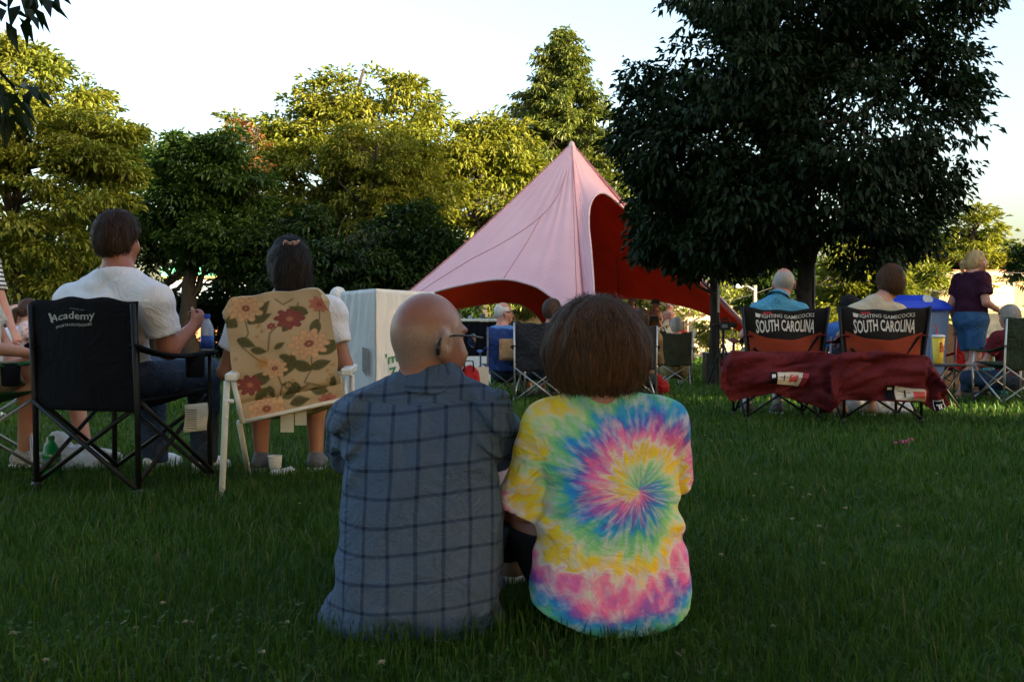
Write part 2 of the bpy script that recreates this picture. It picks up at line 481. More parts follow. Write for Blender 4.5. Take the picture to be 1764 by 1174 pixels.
G_back = 'trees behind the lawn'
def back_tree(label, circles, d, base_px, trunk_r, leaf, nclus, seed, n=3, nper=14, spread=.42, size=.22, droop=.25, **k):
    k.setdefault('clump', 3.0)
    bl = pxblobs(fill(circles, n, seed), d, seed=seed)
    return tree('broadleaf_tree', label, 'tree', GX(base_px, d), bl, trunk_r, leaf, nclus, nper, spread, size, droop, seed, group=G_back, **k)

back_tree('sunlit golden green tree at the far left edge',
          [(40,135,75),(110,170,70),(150,225,62),(60,240,95),(-40,200,110),(130,310,80),(30,340,100),(-60,330,110),(80,420,85),(-20,440,90),(170,280,50),(30,110,45)], 27, 20, .22, LF_gold, 4500, 1, 3, 14, .34, .175)
back_tree('dark green tree just behind the golden tree at far left',
          [(152,165,22),(165,205,38),(200,250,55),(235,310,60),(180,330,70),(225,380,62),(130,400,80),(60,470,70),(150,460,60)], 38, 190, .28, LF_mid, 2600, 2)
back_tree('shaded tiered tree between the white shirted man and dark haired woman',
          [(345,285,60),(310,310,50),(390,300,60),(330,350,70),(420,360,60),(300,400,45),(370,410,65),(440,420,60),(400,250,40),(310,265,30)], 33, 322, .26, LF_mid, 3000, 3, 3, 14, .36, .2, .3, flat=.62)
back_tree('largest golden topped tree in the middle of the tree line',
          [(645,165,58),(570,170,55),(700,200,52),(520,225,60),(615,240,80),(700,280,75),(440,235,45),(400,225,28),(540,310,90),(640,350,90),(460,300,60),(735,320,60),(560,400,80),(680,420,70),(480,390,70)], 42, 580, .4, LF_gold, 5400, 4, 3, 14, .5, .26)
back_tree('yellow green vine covered tree in front of the largest tree',
          [(650,250,62),(600,290,55),(700,290,50),(640,330,75),(690,370,65)], 38, 650, .25, LF_gold, 2600, 5, 3, 14, .3, .17, .2)
back_tree('deep green tree in shade below the largest tree',
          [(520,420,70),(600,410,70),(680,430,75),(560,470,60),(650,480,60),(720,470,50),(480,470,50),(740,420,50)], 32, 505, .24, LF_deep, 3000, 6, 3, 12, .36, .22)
back_tree('loose pale green tree left of the tent peak',
          [(790,260,38),(840,235,36),(880,250,40),(820,300,50),(880,310,45),(770,330,45),(840,370,50),(900,380,40),(780,400,45),(740,250,30),(805,215,14)], 44, 830, .25, LF_gold, 2300, 7, 3, 14, .5, .26, .35)
back_tree('small reddish leaved sapling among the tree tops',
          [(425,232,26),(440,262,30),(405,250,20)], 36, 430, .09, LF_red, 220, 8, 2, 10, .3, .2)
back_tree('dark tree filling the gap left of the floral chair',
          [(250,400,50),(230,450,55),(290,440,40),(420,450,50),(470,440,55),(440,400,45)], 40, 262, .25, LF_deep, 1500, 9)

def conifer(px, d, pytop, wpx, seed, label, n=2300):
    rng = np.random.RandomState(seed)
    g = GX(px, d); top = PX(px, pytop, d); H = top.z - g.z; Wd = wpx * d / F_PX / 2
    root = empty('conifer_tree', g); tag(root, label, 'tree', G_back)
    mb = MB(); mb.tube([(0, 0, -.3), (0, 0, H * .5), (0, 0, H * .98)], [.3, .18, .03], 9)
    C, D = [], []
    for i in range(190):
        t = (i + rng.rand()) / 190; t = .16 + .84 * t
        z = H * t; a = i * 2.4 + rng.rand()
        rr = Wd * (1 - t) ** .75 * (.7 + .6 * rng.rand()) * 1.75 + .15
        mb.tube([(0, 0, z), (math.cos(a)*rr*.5, math.sin(a)*rr*.5, z + rr*.12), (math.cos(a)*rr, math.sin(a)*rr, z - rr*.12)], [.04, .025, .008], 4)
        k = max(3, int(rr * 8))
        for j in range(k):
            s = (.25 + .75 * (j + rng.rand()) / k)
            C.append((math.cos(a)*rr*s + rng.normal()*.15, math.sin(a)*rr*s + rng.normal()*.15, z - rr*.16*s*s + rng.normal()*.08)); D.append((math.cos(a), math.sin(a), -.2))
    mb.build('trunk', bark('bark_dark', (.028, .020, .013)), root, True)
    V, T = leaf_geo(np.array(C), np.array(D), 22, .36, .27, .55, rng, .24)
    mesh_np('crown', V, T, LF_con, root)
conifer(966, 52, 48, 235, 21, 'tall pointed conifer behind the pink tent peak')

# right background
back_tree('rounded tree beyond the pale yellow building',
          [(1680,400,40),(1640,430,45),(1710,440,42),(1600,450,45),(1570,430,35),(1660,470,50),(1720,470,35)], 62, 1660, .3, LF_gold, 1900, 31, 3, 12, .5, .32)
back_tree('yellow green tree behind the brown haired woman in camp chair',
          [(1530,425,32),(1480,450,38),(1545,460,40),(1580,490,38),(1440,480,38),(1500,510,48),(1560,530,45),(1440,530,45),(1610,520,35)], 36, 1508, .16, LF_gold, 1900, 32, 3, 11, .38, .22)
back_tree('darker green tree behind the main trunk on the right',
          [(1300,470,45),(1350,480,45),(1275,500,35),(1330,520,45),(1400,500,40),(1420,540,40)], 48, 1330, .2, LF_mid, 1100, 33)
back_tree('sunlit tree mass filling the view right of the main trunk',
          [(1420,470,50),(1480,440,42),(1350,500,50),(1265,505,42),(1450,530,60),(1540,480,50),(1310,545,45)], 58, 1440, .3, LF_gold, 1500, 36, 3, 12, .5, .3)
back_tree('dark tree cut by the right edge of the view',
          [(1775,440,28),(1770,465,25),(1800,450,40)], 50, 1790, .2, LF_deep, 500, 34)
back_tree('tall dark green tree between the big shade tree and rounded tree',
          [(1590,400,30),(1570,440,35),(1610,430,30),(1540,400,30),(1585,470,35)], 70, 1585, .3, LF_mid, 900, 35, 3, 12, .6, .38)
for i, (px, py, d, rr) in enumerate([(1180,560,56,34),(1232,585,52,30),(1115,550,58,30),(830,560,60,30),(545,500,55,30)]):
    back_tree(['golden bush right of the guitar players under the tent', 'golden bush at the right tent corner', 'golden bush behind the bald singer', 'golden bush under the left tent arch', 'leafy bush low behind the white wrapped box'][i], [(px, py, rr), (px + rr, py + 12, rr * .7), (px - rr*.8, py + 14, rr * .7)], d, px, .06, LF_gold, 260, 40 + i, 2, 10, .35, .22)

# the big shade tree and its neighbour
bt = [(1385,40,150),(1262,110,115),(1520,100,130),(1150,190,85),(1180,270,100),(1300,220,130),(1450,230,140),(1575,190,105),(1615,280,66),(1540,330,92),(1420,340,110),(1290,340,100),(1180,350,80),(1150,400,50),(1240,420,55),(1490,420,55),(1560,392,48),(1330,420,45),(1110,250,60),(1380,-120,190),(1260,-40,110),(1550,-30,130),(1630,120,56),(1645,220,44)]
tree('shade_tree', 'large shade darkened tree behind the two maroon draped chairs', 'tree', GX(1386, 13), pxblobs(fill(bt, 2, 51, (.3, .5), .9), 13.2, seed=51, dscale=1.0), .11, LF_dark, 11500, 9, .2, .100, .6, 51, aspect=.5, limbs=20, hf=1.3)
bt2 = [(1230,330,75),(1160,360,60),(1290,370,60),(1235,420,50),(1140,410,40),(1310,430,35),(1180,440,35)]
tree('shade_tree', 'thin dark tree with the video camera beside its trunk', 'tree', GX(1231, 15), pxblobs(fill(bt2, 2, 52, (.3, .5), .9), 15.2, seed=52, dscale=1.0), .085, LF_dark, 2200, 9, .22, .118, .6, 52, aspect=.52, limbs=8, hf=1.3)

# overhanging branch at the upper left, from a tree standing out of view
def overhang():
    rng = np.random.RandomState(61)
    base = Vector((-3.6, 1.4, 0)); root = empty('overhanging_tree', base); tag(root, 'dark leafy branch in the upper left corner, with unseen canopy added to darken the foreground', 'tree')
    mb = MB()
    limb(mb, (0, 0, -.2), (.1, .2, 2.2), .16, .1, rng, 6, .03, 10)
    C, D = [], []
    ends = [PX(45, -25, 3.3), PX(10, 10, 3.2), PX(-40, 150, 3.4), PX(25, 150, 3.6), PX(15, 185, 3.5), PX(-60, 60, 3.3), PX(-120, -60, 3.2)]
    for e in ends:
        limb(mb, (.1, .2, 2.1), e - base, .03, .006, rng, 6, .08, 6)
        for j in range(3):
            q = (e - base) + Vector((rng.normal() * .05, rng.normal() * .06, -.01 + rng.normal() * .015))
            C.append(tuple(q)); D.append((.7, .1, -.4))
    for _ in range(500):
        v = rng.normal(size=3); v /= np.linalg.norm(v); v *= rng.rand() ** .4
        C.append((-.7 + v[0] * 1.1, -.4 + v[1] * 1.1, 2.9 + v[2] * .9)); D.append(tuple(v))
    for q in ((1.5, -1.5, 4.4), (4.5, -2.5, 4.2), (7, -3, 4.4), (2.5, .5, 4.6), (-2, -2, 4), (4, -5, 4.5)): limb(mb, (.1, .2, 2.1), q, .07, .02, rng, 6, .06, 7)
    mb.build('trunk', bark('bark_dark', (.028, .020, .013)), root, True)
    c2, d2 = [], []
    for _ in range(2300):  # unseen canopy over the camera, added to darken the foreground
        v = rng.normal(size=3); v /= np.linalg.norm(v); v *= rng.rand() ** .4
        c2.append((3.2 + v[0] * 8.5, -4.2 + v[1] * 6.0, 4.9 + v[2] * 1.5)); d2.append(tuple(v))
    V, T = leaf_geo(np.array(C), np.array(D), 5, .05, .085, .8, rng, .42)
    V2, T2 = leaf_geo(np.array(c2), np.array(d2), 8, .35, .26, .4, rng, .5)
    T = np.concatenate([T, T2 + len(V)]); V = np.concatenate([V, V2])
    mesh_np('crown', V, T, LF_dark, root)
overhang()

# unseen trees added on the sun side, behind the camera, to shade the audience
for i, (x, y, h) in enumerate([(12.5,-17.5,15),(17,-12,16),(21,-7,15),(25.5,-2,13.5),(29.5,3.5,14.5),(33.5,8.5,16.5)]):
    rng = np.random.RandomState(70 + i)
    bl = []
    for _ in range(22):
        a = rng.rand() * 2 * PI; q = rng.rand() ** .5 * 3.2; z = 2.6 + (h - 4.6) * rng.rand()
        bl.append((x + math.cos(a) * q, y + math.sin(a) * q, z, 1.6 + .7 * rng.rand()))
    bl.append((x, y, h - 1.8, 1.8))
    tree('unseen_caster_tree', 'tall unseen tree number %d' % i if False else ('unseen tree added on the sunny side to cast shade, ' + ['nearest the camera', 'second in its row', 'third in its row', 'middle of its row', 'fifth in its row', 'sixth in its row', 'farthest in its row'][i]), 'tree', (x, y, 0), bl, .3, LF_mid, 2300, 7, .65, .95, .4, 70 + i, shell=.1, aspect=.6, group='unseen trees added to shade the lawn')
# ------------------------------------------------------------------ understory, woods, street and buildings
for i, (px, py, rr, d, ww) in enumerate([(15,490,55,36,'at the left edge'),(110,500,58,40,'behind the black camp chair'),(205,520,40,42,'left of the bright gap'),(425,505,42,41,'behind the dark haired woman'),
                                     (500,500,52,39,'right of the dark haired woman'),(590,495,55,38,'above the white wrapped box'),(680,490,58,38,'below the tent left corner'),(755,480,48,40,'under the tent left slope'),(318,540,36,41,'left of the bright gap building'),(412,548,38,43,'below the bright gap')]):
    bl = pxblobs(fill([(px, py, rr), (px + rr * .8, py + 10, rr * .8), (px - rr * .8, py + 12, rr * .8), (px - rr * .4, py + 62, rr * .8), (px + rr * .5, py + 66, rr * .8)], 2, 80 + i), d, seed=80 + i)
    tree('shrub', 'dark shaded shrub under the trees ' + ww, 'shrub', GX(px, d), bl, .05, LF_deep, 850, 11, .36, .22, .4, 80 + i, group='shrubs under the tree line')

def woods():
    rng = np.random.RandomState(91)
    C = []
    for _ in range(3600):
        px = -500 + 2900 * rng.rand(); d = 105 + 45 * rng.rand()
        top = 533 + 8 * vn(px * .02, 0, 0) if px < 1230 else 468 + 24 * vn(px * .012, 1, 0) + 10 * vn(px * .05, 2, 0)
        py = top + (575 - top) * rng.rand() ** 1.3
        p = PX(px, float(py), d); C.append(tuple(p))
    C = np.array(C); D = rng.normal(size=C.shape); D[:, 1] -= 1
    D /= np.linalg.norm(D, axis=1, keepdims=True)
    V, T = leaf_geo(C, D, 10, 1.3, .95, .3, rng, .6)
    tag(mesh_np('distant_woods', V, T, LF_gold), 'far wooded hillside beyond the street', 'woods', kind='stuff')
woods()

road = MB()
road.add([(-90, 47.5, gz(47.5) + .05), (110, 47.5, gz(47.5) + .05), (110, 53, gz(53) + .05), (-90, 53, gz(53) + .05)], [(0, 1, 2, 3)])
tag(road.build('road', mat('asphalt', (.09, .088, .085), .9, .2, 3, bmp=.3)), kind='structure')
pv = MB(); pv.box((-90, 53.05, gz(53) - .3), (110, 55.2, gz(53) + .17))
tag(pv.build('pavement', mat('concrete', (.42, .39, .34), .9, .15, 2, bmp=.3)), kind='structure')

M_cream = mat('stucco_cream', (.31, .225, .115), .9, .08, 1.5, bmp=.3, bscale=20)
M_pale = mat('stucco_pale', (.52, .43, .29), .9, .08, 1.5, bmp=.3, bscale=20)
M_trim = mat('trim_white', (.38, .33, .25), .8, .08, 4)
M_glassd = mat('glass_dark', (.03, .035, .04), .12, .2, 3, spec=.6)
M_roofr = mat('roof_red', (.30, .10, .06), .8, .2, 6)
M_orange = mat('brick_orange', (.45, .18, .09), .9, .2, 8, bmp=.3)

def low_building():
    d = 57; a, b = PX(765, 560, d), PX(1300, 560, d); g = gz(d)
    r = empty('low_building', ((a.x + b.x) / 2, d, g)); w = (b.x - a.x) / 2
    tag(r, 'low pale sunlit building seen under the tent edges', 'building')
    MB().box((-w, 0, -.3), (w, 8, 2.5)).build('wall', M_pale, r)
    MB().box((-w - .15, -.25, 2.503), (w + .15, 8.2, 2.75)).build('roof', M_trim, r)
    n = 7
    for i in range(n):
        x = -w + (i + .5) * 2 * w / n
        f = MB().box((x - .62, -.04, .75), (x + .62, .02, 1.95)).build('window', M_trim, r)
        MB().box((x - .52, -.055, .84), (x - .03, -.043, 1.86)).build('pane', M_glassd, f)
        MB().box((x + .03, -.055, .84), (x + .52, -.043, 1.86)).build('pane', M_glassd, f)
        MB().box((x - .7, -.12, .66), (x + .7, -.043, .745)).build('sill', M_trim, f)
low_building()

def yellow_building():
    d = 60; a = PX(1618, 468, d); g = gz(d)
    r = empty('shop_building', (a.x, d, g)); tag(r, 'pale yellow building with a flat cornice at the right edge', 'building')
    H = a.z - g
    MB().box((0, 0, -.3), (12, 9, H - .25)).build('wall', M_cream, r)
    MB().box((-.2, -.3, H - .247), (12.2, 9.2, H)).build('cornice', M_trim, r)
    MB().box((-.1, -.15, H - .55), (12.1, -.003, H - .25)).build('cornice', M_cream, r)
    MB().box((-.05, -.2, H + .003), (12.1, 9.1, H + .12)).build('roof', M_roofr, r)
    for x in (1.6, 5.2, 8.8):
        p = MB().box((x, -.05, H - 2.0), (x + 2.9, -.003, H - .75)).build('panel', mat('panel_tan', (.55, .42, .25), .9, .08, 2), r)
        MB().box((x - .08, -.09, H - .745), (x + 2.98, -.003, H - .66)).build('panel_frame', M_trim, p)
        MB().box((x - .08, -.09, H - 2.09), (x + 2.98, -.003, H - 2.005)).build('panel_frame', M_trim, p)
        MB().box((x + .1, -.06, .1), (x + 2.8, -.003, H - 2.5)).build('window', M_glassd, r)
    MB().box((0, -.2, H - 2.35), (12, -.003, H - 2.18)).build('band', M_trim, r)
    MB().box((7.0, 3, H + .13), (9.5, 5, H + .75)).build('chimney', M_orange, r)
yellow_building()

def gable_house(px, d, py_top, wpx, hw, label, wall, roof):
    a = PX(px, py_top, d); g = gz(d); w = wpx * d / F_PX / 2; H = a.z - g
    r = empty('house', (a.x, d, g)); tag(r, label, 'house')
    e = H - w * .5
    MB().box((-w, 0, -.3), (w, 8, e)).add([(-w, 0, e), (w, 0, e), (0, 0, H - .05)], [(0, 1, 2)]).build('wall', wall, r)
    for s in (-1, 1):
        MB().add([(0, -.3, H), (s * (w + .3), -.3, e - .12), (s * (w + .3), 8.3, e - .12), (0, 8.3, H), (0, -.3, H + .12), (s * (w + .3), -.3, e), (s * (w + .3), 8.3, e), (0, 8.3, H + .12)],
                 [(0,1,2,3),(4,5,6,7),(0,1,5,4),(1,2,6,5),(2,3,7,6)]).build('roof', roof, r)
    for x in (-.45, .45):
        f = MB().box((x*w - .45, -.06, e - 1.7), (x*w + .45, -.003, e - .5)).build('window', M_trim, r)
        MB().box((x*w - .37, -.075, e - 1.62), (x*w + .37, -.063, e - .58)).build('pane', M_glassd, f)
gable_house(1601, 82, 474, 75, 4, 'white gabled house roof beyond the yellow green tree', M_pale, mat('roof_pale', (.75, .72, .66), .7, .1, 3))
def left_building():
    d = 85; a = PX(368, 458, d); g = gz(d)
    r = empty('roadside_building', (a.x, d, g)); tag(r, 'white building with green fascia seen through the tree gap', 'building')
    H = a.z - g
    MB().box((-4, 0, 1.6), (4, 6, H - .9)).build('wall', mat('wall_greywhite', (.62, .64, .68), .8, .08, 2), r)
    MB().box((-4.05, -.05, -.3), (4.05, 6, 1.597)).build('plinth', M_orange, r)
    MB().box((-4.3, -.5, H - .897), (4.3, 6.3, H)).build('fascia', mat('fascia_green', (.10, .45, .28), .6, .12, 2), r)
    MB().box((-4.3, -.52, H - 1.05), (4.3, -.06, H - .9)).build('fascia_trim', mat('fascia_trim_yellow', (.7, .5, .12), .6, .1, 2), r)
    for x in (-2.6, 0, 2.6): MB().box((x - .9, -.03, 2.0), (x + .9, -.003, H - 1.5)).build('window', mat('glass_blue', (.22, .28, .36), .15, .2, 3), r)
left_building()

# street lamp on a pole and wires
def street_lamp():
    d = 46; b = GX(1300, d); r = empty('street_lamp', b); tag(r, 'street lamp with a curved arm on a wooden pole beyond the tent', 'street lamp')
    t = PX(1302, 497, d).z - b.z
    MB().tube([(0, 0, -.3), (0, 0, t + .15)], [.11, .09], 10).build('pole', mat('pole_wood', (.35, .27, .18), .9, .25, 5, stretch=(4, 4, .6)), r, True)
    ax = (1272 - 1302) / F_PX * d
    MB().tube([(0, -.08, t - .1), (ax * .4, -.08, t + .1), (ax * .85, -.08, t + .12)], .03, 8).build('arm', mat('galvanised', (.5, .5, .48), .4, .15, 20, metal=.8), r, True)
    MB().lathe([(.03, -.1), (.12, -.06), (.16, 0), (.11, .07), (.03, .1)], 14, (0, 0, 0), Matrix.Translation((ax, -.08, t + .1)) @ Matrix.Rotation(R(90), 4, 'Y') @ Matrix.Diagonal((.7, .9, 2.4, 1))).build('lamp_head', mat('lamp_white', (.75, .74, .70), .4, .08, 10), r, True)
street_lamp()
for i, (a, b) in enumerate([((1180,430),(1764,470)),((1180,520),(1330,495)),((1390,473),(1764,505)),((1600,497),(1850,540))]):
    p, q = PX(*a, 46), PX(*b, 46)
    pts = [p.lerp(q, t / 12) - Vector((0, 0, math.sin(t / 12 * PI) * .25)) for t in range(13)]
    o = MB().tube(pts, .014, 5).build('power_line', mat('wire', (.06, .06, .06), .6, .1, 5)); tag(o, ['upper wire crossing behind the shade tree', 'short wire running to the street lamp', 'lower wire crossing behind the two maroon chairs', 'wire sagging in front of the pale yellow building'][i], 'wire', 'power lines over the street')

# ------------------------------------------------------------------ the pink tent
def catmull(P, n=10):
    P = [Vector(p) for p in P]; P = [P[0] * 2 - P[1]] + P + [P[-1] * 2 - P[-2]]; out = []
    for i in range(1, len(P) - 2):
        for k in range(n):
            t = k / n; a, b, c, d = P[i-1], P[i], P[i+1], P[i+2]
            out.append(.5 * ((2*b) + (c - a)*t + (2*a - 5*b + 4*c - d)*t*t + (3*b - a - 3*c + d)*t**3))
    out.append(P[-2]); return out
def tent():
    A = PX(985, 247, 22); base = Vector((A.x, A.y, gz(22)))
    root = empty('tent', base); tag(root, 'large pink star shaped canopy tent with a dark red inside', 'tent')
    secs = [[(1018,662,16.3),(1004,590,16.9),(978,537,17.5),(936,501,18.2),(907,488,18.6),(867,481,19.1),(816,487,19.6),(749,503,20.2),(690,530,20.6),(600,588,20.9),(520,645,21)],
            [(1018,662,16.3),(1024,580,17.1),(1023,505,18),(1018,430,19),(1014,385,19.7),(1017,352,20.2),(1030,334,20.6),(1050,338,21),(1092,375,21.5),(1138,417,21.8),(1183,455,22),(1227,497,22),(1277,550,22),(1375,647,22)],
            [(520,645,21),(640,575,22),(740,542,23.2),(794,530,24),(863,521,24.8),(905,528,25.6),(940,565,27),(962,634,27.7)],
            [(962,634,27.7),(985,560,26.8),(1030,524,25.8),(1088,514,25),(1128,517,24.4),(1182,528,23.6),(1219,541,23),(1277,572,22.4),(1375,645,22)]]
    def pinkmat():
        m, n, L, b = nodes('tent_pink')
        f = noise(n, L, 1.2, 4, objco(n, L)); g = noise(n, L, 14, 3, objco(n, L, (1, 1, .15)))
        L.new(mixc(n, L, mth(n, L, 'MULTIPLY_ADD', f, 2, -.5), (.74, .43, .46), (.82, .50, .53)), b.inputs['Base Color'])
        b.inputs['Roughness'].default_value = .75; b.inputs['Specular IOR Level'].default_value = .2
        bump(n, L, b, mth(n, L, 'MULTIPLY_ADD', g, .5, f), .35, .05)
        t = n.new('ShaderNodeBsdfTranslucent'); t.inputs[0].default_value = (.80, .40, .40, 1); mx = n.new('ShaderNodeMixShader'); mx.inputs[0].default_value = .2
        L.new(b.outputs[0], mx.inputs[1]); L.new(t.outputs[0], mx.inputs[2]); L.new(mx.outputs[0], n['Material Output'].inputs[0]); return m
    M1, M2 = pinkmat(), mat('tent_red_inside', (.58, .045, .014), .85, .12, 2, transl=.36)  # inner shell takes the red of light passing through the fabric
    V, Fq = [], []
    ns = 26
    c = Vector((A.x, A.y, .6))
    for si, s in enumerate(secs):
        E = catmull([PX(*p) for p in s], 8); nt_ = len(E); b0 = len(V)
        for t, e in enumerate(E):
            for k in range(ns + 1):
                q = k / ns
                p = A.lerp(e, q)
                sag = math.sin(PI * q) * .16 * (A - e).length / 6
                p.z -= sag
                u = t / (nt_ - 1)
                p += (c - p).normalized() * (.10 * math.sin(PI * q) * math.sin(PI * u))
                # soft tension folds running down from the peak
                p += (c - p).normalized() * (.012 * math.sin(u * 70 + si * 2) * math.exp(-q * 2.2) * q * 3 + .01 * math.sin(u * 40) * math.exp(-min(u, 1 - u) * 25) * q)
                V.append(p - base)
        for t in range(nt_ - 1):
            for k in range(ns):
                a = b0 + t * (ns + 1) + k
                f = (a, a + 1, a + ns + 2, a + ns + 1)
                Fq.append(f)
    co = c - base
    inner = [v + (co - v).normalized() * .03 for v in V]
    mesh_np('canopy', V, np.array(Fq), M1, root, True)
    mesh_np('inner_shell', inner, np.array(Fq)[:, ::-1], M2, root, True)
    # hem cords, seams, mast and peak cap
    for s in secs:
        E = [PX(*p) - base for p in s]
        MB().tube(catmull(E, 6), .022, 6).build('hem', mat('tent_hem', (.62, .40, .40), .7, .1, 8), root, True)
    for e in ((1018,662,16.3),(520,645,21),(1375,645,22)):
        E = PX(*e); pts = []
        for k in range(20):
            q = k / 19; p = A.lerp(E, q); p.z -= math.sin(PI * q) * .16 * (A - E).length / 6 - .012; pts.append(p - base)
        MB().tube(pts, .012, 5).build('seam', mat('tent_seam', (.42, .19, .21), .8, .1, 8), root, True)
    def spt(si, u, q):
        E = catmull([PX(*p) for p in secs[si]], 8); e = E[int(u * (len(E) - 1))]; p = A.lerp(e, q); p.z -= math.sin(PI * q) * .16 * (A - e).length / 6
        p += (c - p).normalized() * (.10 * math.sin(PI * q) * math.sin(PI * u) - .012); return p - base
    for si, pts in ((0, [(.50, .50 + .05*k) for k in range(11)]), (0, [(.50 - .022*k, .50 - .04*k) for k in range(9)]), (0, [(.50 + .04*k, .50 + .05*k) for k in range(10)]), (0, [(.14, .1 + .09*k) for k in range(11)])):
        MB().tube([spt(si, *p) for p in pts], .006, 5).build('seam', MATS['tent_seam'], root, True)
    MB().tube([(0, 0, -.1), (0, 0, A.z - base.z - .05)], .05, 10).build('mast', mat('black_steel', (.02, .02, .022), .45, .2, 10, metal=.4), root, True)
    MB().lathe([(.16, -.28), (.09, -.1), (.05, .02), (.015, .05)], 14, A - base).build('peak_cap', mat('peak_cap', (.62, .42, .40), .6, .1, 8), root, True)
    for a, b in (((1056,390,23.5),(1112,522,24.8)), ((1056,390,23.5),(1152,530,24.2)), ((1062,440,23.5),(1066,515,25))):
        MB().tube([PX(*a) - base, PX(*b) - base], .011, 5).build('guy_rope', mat('rope_red', (.35, .08, .05), .8, .1, 8), root, True)
    for e in ((1018,662,16.3),(520,645,21),(1375,645,22),(962,634,27.7)):
        E = PX(*e) - base
        MB().tube([E + Vector((0, 0, .06)), E + Vector((0, 0, -.3))], .02, 8).build('ground_stake', mat('galvanised', (.5, .5, .48), .4, .15, 20, metal=.8), root)
tent()
